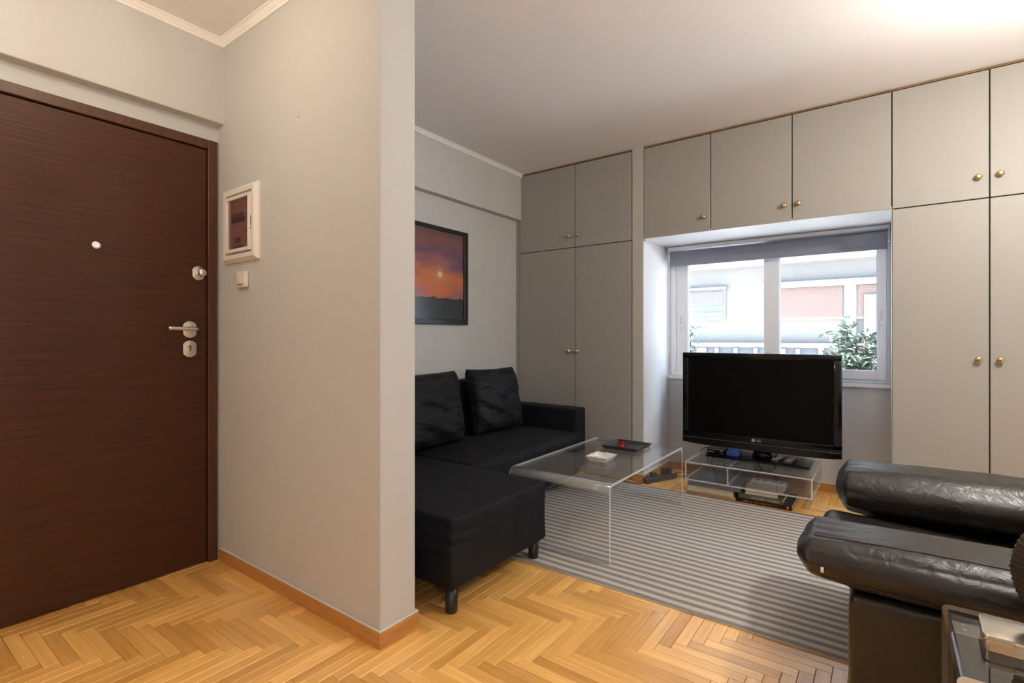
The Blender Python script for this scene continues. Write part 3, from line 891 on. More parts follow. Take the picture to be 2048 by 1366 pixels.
def chshape(u, q):
    # slack cloth: shallow pleats below the top edge and around the near corner
    side = max(0, abs(u.x) - .97) / .03 if u.x > 0 else 0
    if u.x > .95 or u.y < -.95:
        zz = q.z
        a = math.exp(-((zz - .045) / .045) ** 2)
        w = .004 * math.sin(zz * 120 + 3 * noise.noise(Vector((q.x * 4, q.y * 4, 0)))) * a * (.35 + math.exp(-((q.y + .35) / .16) ** 2))
        if u.x > .95: q.x += w
        if u.y < -.95: q.y -= w
    return q
c, h = ctr((-2.56, 1.488, .10), (-1.392, 2.190, .392)); fabric('chaise', c, h, (.016, .016, .018), 44, (.006, .004, .012), .0045, 5, 5, chshape)
bm = NB(); tube(bm, [( -1.391 , 1.515 + .65 * k / 12, .305 + .003 * math.sin(k * 1.7)) for k in range(13)], .0018, 6); obj('piping_seam', bm, M['blackfab'], sf)
for lx, ly in ((-1.432, 1.530), (-1.440, 2.142), (-2.60, 1.55), (-2.12, 3.55), (-2.60, 3.55), (-2.12, 2.30)):
    zb = .0075 if (lx > -2.0 and ly > 2.09) else .0
    bm = NB(); lathe(bm, [(0, 0), (.0235, 0), (.0255, .004), (.0265, .110), (0, .110)], Matrix.Translation((lx, ly, zb)), 20); obj('leg', bm, M['blackwood'], sf)

def pillow(name, label, loc, w, hgt, thick, rz, tilt, seed, group):
    t_ = thing(name, label, 'cushion', loc, group)
    n = 40
    bm = NB()
    def co(i, j, side):
        u, v = -1 + 2 * i / n, -1 + 2 * j / n
        e = max(0.0, (1 - u ** 4) * (1 - v ** 4))
        T = thick / 2 * (e ** .45)
        pull = 1 - .045 * (1 - u * u) * (v * v) ** 2
        pull2 = 1 - .045 * (1 - v * v) * (u * u) ** 2
        Y = u * w / 2 * pull2; Z = v * hgt / 2 * pull
        s = Vector((Y * 5, Z * 11 + Y * 4, seed))
        wr = noise.noise(s) + .6 * noise.noise(s * 2.1)
        # creases fanning from the lower left corner, sagging folds near the bottom
        fold = math.sin((Z * 46 + Y * 22 + 2.2 * wr)) * max(0, (.45 - v)) * (.35 + .65 * max(0, -u * .8 + .2)) * .013
        X = side * T + (side > 0) * (wr * .020 + fold * 1.3) * (e ** .5)
        Z += .004 * noise.noise(Vector((Y * 16, 3, seed)))
        return Vector((X, Y, Z))
    R_ = Matrix.Rotation(rz, 4, 'Z') @ Matrix.Rotation(tilt, 4, 'Y')
    for side in (1, -1):
        g = [[bm.verts.new(R_ @ co(i, j, side)) for j in range(n + 1)] for i in range(n + 1)]
        for i in range(n):
            for j in range(n):
                bm.faces.new([g[i][j], g[i + 1][j], g[i + 1][j + 1], g[i][j + 1]]).smooth = True
    bmesh.ops.remove_doubles(bm, verts=bm.verts, dist=.0005)
    o = obj('cushion_cover', bm, M['blackfab2'], t_, smooth=True, loc=(0, 0, 0))
    bm = NB()
    pts = []
    for k in range(60):
        a = k / 60
        if a < .25: i, j = a * 4 * n, 0
        elif a < .5: i, j = n, (a - .25) * 4 * n
        elif a < .75: i, j = (1 - (a - .5) * 4) * n, n
        else: i, j = 0, (1 - (a - .75) * 4) * n
        pts.append(R_ @ co(i, j, -1))
    pts.append(pts[0])
    tube(bm, pts, .0022, 6)
    obj('edge_seam', bm, M['blackfab'], t_, loc=(0, 0, 0))
    return t_
pillow('back_cushion', 'black square cushion in the sofa corner, nearest the wardrobe', (-2.405, 3.045, .655), .500, .475, .20, math.radians(-6), math.radians(-12), 4.2, 'loose back cushions on the sofa')
pillow('back_cushion', 'black square cushion half hidden by the partition edge', (-2.385, 2.315, .652), .64, .480, .21, math.radians(3), math.radians(-9), 11.7, 'loose back cushions on the sofa')

# ------------------------------------------------------------------ striped rug
def rug_mat():
    m, nt, p = newmat('striped_weave')
    N, L = nt.nodes, nt.links
    tc = N.new('ShaderNodeTexCoord'); sep = N.new('ShaderNodeSeparateXYZ'); L.new(tc.outputs['Object'], sep.inputs[0])
    nz = N.new('ShaderNodeTexNoise'); nz.inputs['Scale'].default_value = 2.2; nz.inputs['Detail'].default_value = 3
    L.new(tc.outputs['Object'], nz.inputs['Vector'])
    w1_ = N.new('ShaderNodeMath'); w1_.operation = 'MULTIPLY_ADD'; L.new(nz.outputs['Fac'], w1_.inputs[0]); w1_.inputs[1].default_value = .016; L.new(sep.outputs['Y'], w1_.inputs[2])
    sc = N.new('ShaderNodeMath'); sc.operation = 'MULTIPLY'; L.new(w1_.outputs[0], sc.inputs[0]); sc.inputs[1].default_value = 2 * PI / .0535
    sn = N.new('ShaderNodeMath'); sn.operation = 'SINE'; L.new(sc.outputs[0], sn.inputs[0])
    st = N.new('ShaderNodeMapRange'); st.inputs['From Min'].default_value = -.45; st.inputs['From Max'].default_value = .45
    L.new(sn.outputs[0], st.inputs['Value'])
    # streaky warp tone
    n2 = N.new('ShaderNodeTexNoise'); n2.inputs['Scale'].default_value = 1.0; n2.inputs['Detail'].default_value = 5
    mp = N.new('ShaderNodeMapping'); mp.inputs['Scale'].default_value = (5, 60, 1); L.new(tc.outputs['Object'], mp.inputs[0]); L.new(mp.outputs[0], n2.inputs['Vector'])
    d1 = N.new('ShaderNodeMix'); d1.data_type = 'RGBA'; d1.inputs['A'].default_value = (0.19, 0.172, 0.162, 1); d1.inputs['B'].default_value = (0.31, 0.287, 0.272, 1); L.new(n2.outputs['Fac'], d1.inputs['Factor'])
    n3 = N.new('ShaderNodeTexNoise'); n3.inputs['Scale'].default_value = 260; L.new(tc.outputs['Object'], n3.inputs['Vector'])
    l1 = N.new('ShaderNodeMix'); l1.data_type = 'RGBA'; l1.inputs['A'].default_value = (0.48, 0.445, 0.405, 1); l1.inputs['B'].default_value = (0.60, 0.56, 0.515, 1); L.new(n3.outputs['Fac'], l1.inputs['Factor'])
    mx = N.new('ShaderNodeMix'); mx.data_type = 'RGBA'; L.new(st.outputs['Result'], mx.inputs['Factor']); L.new(l1.outputs['Result'], mx.inputs['A']); L.new(d1.outputs['Result'], mx.inputs['B'])
    L.new(mx.outputs['Result'], p.inputs['Base Color'])
    p.inputs['Roughness'].default_value = 0.9; p.inputs['Specular IOR Level'].default_value = .2
    bp = N.new('ShaderNodeBump'); bp.inputs['Strength'].default_value = .35; bp.inputs['Distance'].default_value = .002
    L.new(n3.outputs['Fac'], bp.inputs['Height']); L.new(bp.outputs['Normal'], p.inputs['Normal'])
    return m
RX0, RX1, RY0, RY1 = -2.000, .560, 2.086, 3.672
rg = thing('striped_rug', 'flat-woven rug with grey and cream stripes', 'rug', (-.7, 2.9, 0))
bm = NB(); nx, ny = 110, 70
def rugco(i, j, top):
    x = RX0 + (RX1 - RX0) * i / nx; y = RY0 + (RY1 - RY0) * j / ny
    ed = max(0, 1 - j / 5)
    ed2 = max(0, 1 - (ny - j) / 6)
    y += ed * .006 * noise.noise(Vector((x * 3, 0, 1))) + ed2 * .016 * noise.noise(Vector((x * 2.6, 4, 1)))
    z = .0055 + .0022 * noise.noise(Vector((x * 2.2, y * 5, 5))) + ed2 * .003 * (1 + noise.noise(Vector((x * 5, 9, 2))))
    return Vector((x, y, z if top else .0006))
for top in (True, False):
    g = [[bm.verts.new(rugco(i, j, top)) for j in range(ny + 1)] for i in range(nx + 1)]
    if top: G = g
    for i in range(nx):
        for j in range(ny):
            bm.faces.new([g[i][j], g[i + 1][j], g[i + 1][j + 1], g[i][j + 1]]).smooth = True
def skirt(a, b):
    for k in range(len(a) - 1): bm.faces.new([a[k], a[k + 1], b[k + 1], b[k]])
skirt([G[i][0] for i in range(nx + 1)], [g[i][0] for i in range(nx + 1)]); skirt([G[i][ny] for i in range(nx + 1)], [g[i][ny] for i in range(nx + 1)])
skirt(G[0], g[0]); skirt(G[nx], g[nx])
obj('woven_field', bm, rug_mat(), rg)
M['fringe'] = mat('fringe_cotton', (0.50, 0.45, 0.37), 0.9, var=0.15, vscale=90)
bm = NB()
for ex, sg in ((RX0, -1), (RX1, 1)):
    for k in range(100):
        y = RY0 + .008 + (RY1 - RY0 - .016) * k / 99
        dy = random.uniform(-.012, .012); ln = random.uniform(.045, .068)
        tube(bm, [(ex - sg * .004, y, .004), (ex + sg * ln * .5, y + dy * .4, .0065), (ex + sg * ln, y + dy, .003)], .0026, 5)
o = obj('fringe', bm, M['fringe'], rg); o['kind'] = 'stuff'

# ------------------------------------------------------------------ clear acrylic coffee table (waterfall)
RZ = .0085
ct = thing('coffee_table', 'clear acrylic waterfall coffee table on the striped rug', 'coffee table', (-1.39, 2.84, RZ))
TX0, TX1, TY0, TY1, TZ, TT = -1.702, -1.090, 2.288, 3.400, .395, .012
def waterfall(y0, y1, zt, z0, r, th_, n=8):
    """outer profile in (y,z): down-leg, bend, top, bend, down-leg"""
    def path(off):
        rr = r - off
        P = [(y0 + off, z0)]
        for k in range(n + 1):
            a = PI - k / n * PI / 2
            P.append((y0 + r + rr * math.cos(a), zt - r + rr * math.sin(a)))
        for k in range(n + 1):
            a = PI / 2 - k / n * PI / 2
            P.append((y1 - r + rr * math.cos(a), zt - r + rr * math.sin(a)))
        P.append((y1 - off, z0))
        return P
    return path(0), path(th_)
def bent_sheet(bm, O, I, x0, x1):
    n = len(O)
    vo = [[bm.verts.new((x, y, z)) for y, z in O] for x in (x0, x1)]
    vi = [[bm.verts.new((x, y, z)) for y, z in I] for x in (x0, x1)]
    for k in range(n - 1):
        f1 = bm.faces.new([vo[0][k], vo[0][k + 1], vo[1][k + 1], vo[1][k]]); f1.material_index = 2 if (abs(O[k][0] - O[k + 1][0]) > 1e-5 and abs(O[k][1] - O[k + 1][1]) > 1e-5) else 0; f1.smooth = True
        f2 = bm.faces.new([vi[0][k], vi[1][k], vi[1][k + 1], vi[0][k + 1]]); f2.material_index = f1.material_index; f2.smooth = True
        for s_ in (0, 1):
            f3 = bm.faces.new([vo[s_][k], vo[s_][k + 1], vi[s_][k + 1], vi[s_][k]]); f3.material_index = 1
    for k in (0, n - 1):
        f4 = bm.faces.new([vo[0][k], vo[1][k], vi[1][k], vi[0][k]]); f4.material_index = 1
O, I = waterfall(TY0, TY1, TZ, RZ + .0005, .040, TT)
bm = NB(); bent_sheet(bm, O, I, TX0, TX1)
o = obj('bent_sheet', bm, [M['acrylic'], M['acrylic_edge_glow'], M['acrylic_bend_highlight']], ct, smooth=False)
for pl in o.data.polygons:
    pl.use_smooth = pl.material_index == 2

# tray, ashtray and a red scrap on it
def tray(name, label, cat, x0, x1, y0, y1, z0, hgt, flare, wall, m, rim=.006):
    t_ = thing(name, label, cat, ((x0 + x1) / 2, (y0 + y1) / 2, z0))
    bm = NB()
    def ring(f, z): return [bm.verts.new(p) for p in ((x0 + f, y0 + f, z), (x1 - f, y0 + f, z), (x1 - f, y1 - f, z), (x0 + f, y1 - f, z))]
    R_ = [ring(flare, z0), ring(0, z0 + hgt - .002), ring(0, z0 + hgt), ring(rim, z0 + hgt), ring(flare + wall, z0 + wall)]
    bm.faces.new(R_[0][::-1])
    for a, b in zip(R_, R_[1:]):
        for k in range(4): bm.faces.new([a[k], a[(k + 1) % 4], b[(k + 1) % 4], b[k]])
    bm.faces.new(R_[-1])
    obj('body', bm, m, t_)
    return t_
TZ0 = TZ + .0005
tr = tray('serving_tray', 'square black tray at the far end of the coffee table', 'tray', -1.505, -1.255, 3.035, 3.285, TZ0, .022, .016, .004, M['traymat'])
at = tray('ashtray', 'white square porcelain ashtray on the coffee table', 'ashtray', -1.425, -1.290, 2.665, 2.815, TZ0, .030, .020, .006, M['porcelain'], .010)
for sx, sy in ((-1.3575, 2.676), (-1.3575, 2.804), (-1.414, 2.74), (-1.301, 2.74)):
    dx = .010 if abs(sx + 1.3575) < .01 else .007
    obj('cigarette_rest', box(NB(), sx - .012, sx + .012, sy - .008, sy + .008, TZ0 + .0285, TZ0 + .0335, .002, 1), M['porcelain'], at)
rd = thing('red_bow', 'crumpled bright red bow lying on the black tray', 'bow', (-1.405, 3.15, TZ0 + .005))
for q, (dx, dy, rz_, s_) in enumerate(((-.018, .012, .4, 1.0), (.018, .0, 2.6, 1.0), (.0, -.020, 4.6, .8), (-.004, .02, 1.6, .8))):
    bm = NB(); n = 12
    vv = []
    for k in range(n + 1):
        a = PI * k / n
        rr = .022 * s_
        for sgn in (-1, 1):
            x = rr * (1 - math.cos(a)) * .9; z = .008 + rr * math.sin(a) * .9 + .003 * math.sin(k * 2.1 + q); y = sgn * (.010 + .004 * math.sin(a * 2 + q))
            vv.append(Vector((x, y, z)))
    Mx = Matrix.Translation((-1.405 + dx * .3, 3.15 + dy * .3, TZ0 + .004)) @ Matrix.Rotation(rz_, 4, 'Z')
    V = [bm.verts.new(Mx @ v) for v in vv]
    for k in range(n): bm.faces.new([V[2 * k], V[2 * k + 1], V[2 * k + 3], V[2 * k + 2]]).smooth = True
    bmesh.ops.solidify(bm, geom=list(bm.faces), thickness=.0012)
    obj('ribbon_loop', bm, M['red'], rd)
bm = NB(); merge(bm, soft((-1.405, 3.15, TZ0 + .015), (.010, .009, .009), .007, 6, amp=.002, freq=90)); obj('knot', bm, M['red'], rd)
bm = NB(); tube(bm, spline([(-1.400, 3.145, TZ0 + .014), (-1.392, 3.115, TZ0 + .012), (-1.380, 3.085, TZ0 + .008)], 5), .006, 6); obj('ribbon_tail', bm, M['red'], rd)

# ------------------------------------------------------------------ books on the floor
BF = 3.715
def book(name, label, x0, x1, y0, y1, z0, z1, cov, spine='front', rz=0.0, page=None):
    """hard-cover book; spine/fore-edge at the front (y0) or a side"""
    t_ = thing(name, label, 'book', ((x0 + x1) / 2, (y0 + y1) / 2, z0), None, rz)
    cx, cy = (x0 + x1) / 2, (y0 + y1) / 2
    c = .0022
    def lb(nm, a0, a1, b0, b1, c0, c1, m, bv=.0006):
        return obj(nm, box(NB(), a0 - cx, a1 - cx, b0 - cy, b1 - cy, c0 - z0, c1 - z0, bv, 1), m, t_, loc=(0, 0, 0))
    lb('back_cover', x0, x1, y0, y1, z0, z0 + c, cov)
    cv = lb('front_cover', x0, x1, y0, y1, z1 - c, z1, cov)
    py0_, py1_, px0_, px1_ = y0 + .004, y1 - .004, x0 + .004, x1 - .004
    sp = None
    if spine == 'front':
        sp = lb('spine', x0, x1, y0 - .0015, y0 + .0025, z0, z1, cov, .0014); py0_ = y0 + .0026
    elif spine == 'back':
        lb('spine', x0, x1, y1 - .0025, y1 + .0015, z0, z1, cov, .0014); py1_ = y1 - .0026
    elif spine == 'right':
        lb('spine', x1 - .0025, x1 + .0015, y0, y1, z0, z1, cov, .0014); px1_ = x1 - .0026
    lb('pages', px0_, px1_, py0_, py1_, z0 + c, z1 - c, page or M['paper'], 0)
    return t_, cv, sp

def text_mesh(body, size, name, m, parent, Mx, extrude=.0003):
    cu = bpy.data.curves.new(name, 'FONT'); cu.body = body; cu.size = size; cu.extrude = extrude
    cu.align_x = 'CENTER'; cu.align_y = 'CENTER'
    tmp = bpy.data.objects.new('tmp_text', cu); COL.objects.link(tmp)
    bpy.context.view_layer.update()
    me = bpy.data.meshes.new_from_object(tmp.evaluated_get(bpy.context.evaluated_depsgraph_get()))
    bpy.data.objects.remove(tmp)
    me.materials.clear(); me.materials.append(m)
    me.transform(parent_matrix(parent).inverted() @ Mx)
    o = bpy.data.objects.new(name, me); link(o, parent)
    return o

b1, _, _ = book('book', 'dark covered book at the bottom of the left stack under the television stand', -1.168, -.826, BF, 4.02, .0008, .026, M['darkcover'], 'back')
b2, _, _ = book('book', 'thick cream-paged book second from the bottom of the left stack', -1.160, -.838, BF - .012, 4.03, .0265, .066, M['creamcover'], 'back')
b3, _, _ = book('book', 'wide grey-blue book topmost of the left stack', -1.150, -.800, BF - .016, 4.09, .0665, .104, M['greycover'], 'right', page=M['greycover'])
b4, cv4, sp4 = book('book', 'black book with orange spine lettering flat on the floor', -.816, -.487, BF, 4.03, .0008, .030, M['blackcover'], 'front')
b5, cv5, sp5 = book('book', 'olive green book with white spine lettering upside down', -.812, -.540, BF - .004, 4.00, .0305, .058, M['olive'], 'front')
b6, cv6, sp6 = book('book', 'thick beige book under the blue patterned one', -.775, -.575, BF + .020, 4.02, .0585, .082, M['creamcover'], 'back')
b7, cv7, sp7 = book('book', 'white book with blue star pattern on its cover', -.778, -.548, BF + .048, 4.06, .0825, .1030, M['beigecover'], 'front')
# lettering (upside down on the spine, as the book lies)
Rs = Matrix.Rotation(PI / 2, 4, 'X') @ Matrix.Rotation(PI, 4, 'Z')
text_mesh('ΠΟΝΤΟΣ - ΑΝΑΤΟΛΙΑ', .0165, 'spine_title', M['cream_print'], sp5, Matrix.Translation((-.645, BF - .0062, .0445)) @ Rs)
bm = NB()
xx = -.780
rnd = random.Random(3)
while xx < -.575:
    w_ = rnd.uniform(.004, .008)
    if rnd.random() < .14: xx += .006
    z_ = rnd.uniform(.0105, .0125)
    box(bm, xx, xx + w_ * .35, BF - .0022, BF - .0014, .0105, .0195)
    if rnd.random() < .7: box(bm, xx, xx + w_, BF - .0022, BF - .0014, rnd.choice((.0105, .0145, .0180)), rnd.choice((.0122, .0162, .0195)) if False else .0195 if rnd.random() < .3 else .0162)
    xx += w_ + .0022
obj('spine_lettering', bm, M['orange'], sp4)
bm = NB(); cyl(bm, (-.511, BF - .0014, .0155), (-.511, BF - .0026, .0155), .0085, n=20); obj('publisher_mark', bm, M['orange'], sp4)
bm = NB(); box(bm, -.772, -.553, 3.90, 4.055, .1030, .1035); lab = obj('cover_panel', bm, M['whitecover'], cv7)
for k in range(4):
    bm = NB()
    cx_, cy_ = -.738 + k * .050, 3.975 - .006 * (k % 2)
    pts = []
    for q in range(10):
        a = q / 10 * 2 * PI + .5 * k
        rr = (.021 if q % 2 == 0 else .008) * (1 + .3 * math.sin(q * 3.1 + k))
        pts.append((cx_ + rr * math.cos(a) * .9, cy_ + rr * 1.7 * math.sin(a)))
    prism(bm, pts, Matrix.Translation((0, 0, .1035)), .0004)
    obj('printed_star', bm, M['inkblue'], lab)

# ------------------------------------------------------------------ acrylic television stand resting on the books
SZ0, SZ1 = .1048, .238
st = thing('television_stand', 'clear acrylic box stand resting on the books', 'stand', (-.76, 3.93, SZ0))
sx0, sx1, sy0, sy1, a_ = -1.158, -.366, 3.668, 4.235, .010
def clear_panel(name, x0, x1, y0, y1, z0, z1, parent):
    bm = NB(); box(bm, x0, x1, y0, y1, z0, z1)
    dims = (x1 - x0, y1 - y0, z1 - z0); thin = dims.index(min(dims))
    bm.normal_update()
    for f_ in bm.faces:
        n_ = f_.normal
        f_.material_index = 0 if abs(n_[thin]) > .9 else 1
    return obj(name, bm, [M['acrylic'], M['acrylic_edge_glow']], parent)
clear_panel('top_panel', sx0, sx1, sy0, sy1, SZ1 - a_, SZ1, st)
clear_panel('bottom_panel', sx0, sx1, sy0, sy1, SZ0, SZ0 + a_, st)
clear_panel('side_panel', sx0, sx0 + a_, sy0, sy1, SZ0 + a_ + .0002, SZ1 - a_ - .0002, st)
clear_panel('side_panel', sx1 - a_, sx1, sy0, sy1, SZ0 + a_ + .0002, SZ1 - a_ - .0002, st)
clear_panel('divider', -.874, -.865, sy0, sy1, SZ0 + a_ + .0002, SZ1 - a_ - .0002, st)

# ------------------------------------------------------------------ television
tv = thing('television', 'large flat black television on its glossy stand by the window', 'television', (-.75, 3.98, SZ1))
tx0, tx1, tz0, tz1, ty = -1.266, -.230, .312, 1.008, 3.952
PB = SZ1 + .0005
obj('back_shell', box(NB(), tx0 + .05, tx1 - .05, ty + .045, ty + .095, tz0 + .06, tz1 - .05, .015, 3), M['greyplastic'], tv)
bm = NB()
bz = .043
box(bm, tx0, tx1, ty, ty + .048, tz1 - bz, tz1, .005, 2)
box(bm, tx0, tx0 + bz, ty, ty + .048, tz0 + .07, tz1 - bz + .004, .005, 2)
box(bm, tx1 - bz * 1.15, tx1, ty, ty + .048, tz0 + .07, tz1 - bz + .004, .005, 2)
box(bm, tx0, tx1, ty, ty + .048, tz0 + .050, tz0 + .098, .005, 2)
obj('bezel', bm, M['tvgloss'], tv, smooth='auto')
obj('screen', box(NB(), tx0 + bz - .004, tx1 - bz, ty + .006, ty + .030, tz0 + .09, tz1 - bz + .004), M['screen'], tv)
bm = NB()
# gently bowed lower speaker bar
n = 24
up, lo = [], []
for k in range(n + 1):
    x = tx0 + (tx1 - tx0) * k / n
    uu = 2 * k / n - 1
    lo.append((x, tz0 + .012 * (abs(uu) ** 6)))
    up.append((x, tz0 + .050))
poly = [(x, z) for x, z in lo] + [(x, z) for x, z in up[::-1]]
prism(bm, poly, Matrix.Translation((0, ty + .046, 0)) @ Matrix(((1, 0, 0, 0), (0, 0, -1, 0), (0, 1, 0, 0), (0, 0, 0, 1))), .047, bevel=.003)
obj('speaker_bar', bm, M['tvgloss'], tv, smooth='auto')
obj('trim_line', box(NB(), tx0 + .004, tx1 - .004, ty - .0015, ty + .004, tz0 + .0475, tz0 + .0515), M['tvline'], tv)
tg = text_mesh('LG', .024, 'brand_letters', M['logo'], tv, Matrix.Translation((-.727, ty - .0010, tz0 + .074)) @ Matrix.Rotation(PI / 2, 4, 'X'))
bm = NB(); cyl(bm, (-.763, ty + .001, tz0 + .074), (-.763, ty - .0012, tz0 + .074), .0115, n=24); lg = obj('brand_emblem', bm, M['logo'], tv)
bm = NB()
tube(bm, [(-.763 + .0075 * math.cos(a), ty - .0014, tz0 + .074 + .0075 * math.sin(a)) for a in [math.radians(60 + 300 * k / 20) for k in range(21)]], .0009, 5)
box(bm, -.7638, -.7622, ty - .0020, ty - .0012, tz0 + .070, tz0 + .079); box(bm, -.7622, -.759, ty - .0020, ty - .0012, tz0 + .070, tz0 + .0712); cyl(bm, (-.767, ty - .0010, tz0 + .077), (-.767, ty - .002, tz0 + .077), .0012, n=8)
obj('emblem_face', bm, M['tvline'], lg)
bm = NB(); cyl(bm, (tx1 - .06, ty - .001, tz0 + .058), (tx1 - .06, ty + .001, tz0 + .058), .0028, n=10); obj('standby_light', bm, M['orange'], tv)
bm = NB(); lathe(bm, [(0, 0), (.070, 0), (.062, .02), (.058, .085), (0, .085)], Matrix.Translation((-.715, 4.02, PB + .0125)) @ Matrix.Scale(.62, 4, (0, 1, 0)), 28); obj('stand_neck', bm, M['tvgloss'], tv)
def rounded_poly(x0, x1, y0, y1, r, n=8):
    P = []
    for cx_, cy_, a0 in ((x1 - r, y1 - r, 0), (x0 + r, y1 - r, 90), (x0 + r, y0 + r, 180), (x1 - r, y0 + r, 270)):
        for k in range(n + 1):
            a = math.radians(a0 + 90 * k / n); P.append((cx_ + r * math.cos(a), cy_ + r * math.sin(a)))
    return P
bm = NB(); prism(bm, rounded_poly(-1.085, -.408, 3.905, 4.190, .014), Matrix.Translation((0, 0, PB)), .0125, bevel=.002); obj('stand_base', bm, M['tvgloss'], tv, smooth='auto')
PT = PB + .0127
# set-top box, blue case, two remotes
sb = thing('set_top_box', 'small black set-top box on the television base', 'set-top box', (-1.02, 4.0, PT))
obj('body', box(NB(), -1.080, -.955, 3.935, 4.070, PT + .003, PT + .046, .003, 2), M['tvgloss'], sb)
obj('front_line', box(NB(), -1.079, -.956, 3.9340, 3.9362, PT + .039, PT + .0415), M['logo'], sb)
bm = NB()
for k, (x, w_, z) in enumerate(((-1.072, .010, .020), (-1.060, .008, .020), (-1.050, .006, .021), (-1.036, .007, .019), (-.985, .006, .029), (-.976, .008, .029), (-.985, .003, .013), (-.975, .003, .013), (-.966, .003, .013))):
    box(bm, x, x + w_, 3.9338, 3.9352, PT + z, PT + z + (.006 if w_ > .004 else .003))
o = obj('front_lettering', bm, M['logo'], sb); o['kind'] = 'stuff'
for x, y in ((-1.07, 3.95), (-.965, 3.95), (-1.07, 4.055), (-.965, 4.055)):
    bm = NB(); cyl(bm, (x, y, PT), (x, y, PT + .0035), .006, n=10); obj('foot', bm, M['greyplastic'], sb)
bb = thing('blue_block', 'small shiny blue case beside the set-top box', 'case', (-.90, 4.0, PT))  # plain blue block where a blue patch lies on the base
obj('case', box(NB(), -.948, -.862, 3.960, 4.075, PT, PT + .038, .004, 3), M['blueplastic'], bb, smooth='auto')
obj('side_line', box(NB(), -.9485, -.8615, 3.9595, 4.0755, PT + .024, PT + .0255), M['inkblue'], bb)
def remote(x0, y0, x1, y1, label, mb):
    ln = math.hypot(x1 - x0, y1 - y0); ang = math.atan2(y1 - y0, x1 - x0)
    t_ = thing('remote_control', label, 'remote', ((x0 + x1) / 2, (y0 + y1) / 2, PT), 'remotes on the television base', ang)
    obj('casing', box(NB(), -ln / 2, ln / 2, -.023, .023, .0005, .019, .005, 3), M['greyplastic'], t_, smooth='auto', loc=(0, 0, 0))
    for r_ in range(7):
        for c_ in range(3):
            obj('button', box(NB(), -ln * .42 + r_ * ln * .12, -ln * .42 + r_ * ln * .12 + ln * .075, -.017 + c_ * .0125, -.008 + c_ * .0125, .0185, .0215, .001, 1), mb, t_, loc=(0, 0, 0))
    return t_
remote(-.628, 3.925, -.600, 4.085, 'black remote with pale yellow buttons, nearer the television neck', M['button'])
remote(-.548, 3.925, -.520, 4.085, 'black remote with pinkish buttons, right one of the two', M['button2'])

# ------------------------------------------------------------------ power strip and cables
ps = thing('power_strip', 'dark grey multi-socket power strip on the floor in the niche', 'power strip', (-1.43, 3.90, 0), None, math.radians(66))
obj('body', box(NB(), -.165, .165, -.030, .030, .0005, .042, .006, 3), M['greyplastic'], ps, smooth='auto', loc=(0, 0, 0))
for k in range(5):
    x = -.125 + k * .058
    bm = NB(); lathe(bm, [(.022, 0), (.022, .004), (.0185, .004), (.0175, -.003), (0, -.003)], Matrix.Translation((x, 0, .0415)), 20); obj('socket', bm, M['cable'], ps, loc=(0, 0, 0))
for k, (x, hgt, m_) in enumerate(((-.067, .030, M['greyplastic']), (.049, .050, M['cable']), (.107, .045, M['greyplastic']))):
    obj('plug', box(NB(), x - .021, x + .021, -.019, .019, .043, .043 + hgt, .006, 3), m_, ps, smooth='auto', loc=(0, 0, 0))
obj('rocker_switch', box(NB(), .146, .160, -.010, .010, .041, .049, .002, 1), M['plastic_w'], ps, loc=(0, 0, 0))
def cable(label, pts, r=.0033):
    bm = NB(); tube(bm, spline(pts, 8), r, 8)
    return tag(obj('cable', bm, M['cable']), label, 'cable')
cable('black mains cable running from the power strip towards the wardrobe', [(-1.506, 3.735, .004), (-1.565, 3.700, .004), (-1.66, 3.715, .004), (-1.80, 3.745, .004), (-2.0, 3.74, .004)], .0038)
cable('black cable looping across the floor from power strip to stand', [(-1.385, 4.02, .06), (-1.36, 4.06, .03), (-1.337, 4.097, .004), (-1.30, 4.14, .004), (-1.22, 4.20, .004), (-1.17, 4.27, .05), (-1.10, 4.26, .20), (-1.05, 4.20, .255)])
cable('thin black cable along the floor behind the power strip', [(-1.45, 3.99, .075), (-1.44, 4.10, .05), (-1.40, 4.20, .004), (-1.30, 4.24, .004), (-1.20, 4.255, .02), (-1.02, 4.265, .12), (-.92, 4.24, .22), (-.90, 4.16, .27)], .0026)
cable('black cable hanging in a loop behind the stand, under the television neck', [(-.815, 4.20, .262), (-.812, 4.248, .24), (-.79, 4.255, .16), (-.745, 4.26, .105), (-.69, 4.26, .115), (-.66, 4.255, .18), (-.655, 4.248, .24), (-.66, 4.205, .262)], .0045)
cable('short black cable curl left of the set-top box', [(-1.075, 4.066, .275), (-1.10, 4.11, .268), (-1.15, 4.13, .252), (-1.19, 4.16, .215), (-1.20, 4.20, .12)], .003)
wpug = thing('plug_adapter', 'small white plug hanging behind the acrylic stand', 'plug', (-1.0, 4.26, .13))
obj('plug_body', box(NB(), -1.018, -.985, 4.242, 4.278, .115, .160, .006, 3), M['plastic_w'], wpug, smooth='auto')
bm = NB(); tube(bm, spline([(-1.0, 4.26, .158), (-1.005, 4.262, .20), (-.995, 4.255, .24), (-.98, 4.20, .258)], 6), .003, 8); obj('lead', bm, M['cable'], wpug)
bm = NB(); lathe(bm, [(.004, 0), (.0085, .001), (.009, .01), (.0, .011)], Matrix.Translation((-1.002, 4.26, .105)), 12); obj('tip', bm, M['plastic_w'], wpug)

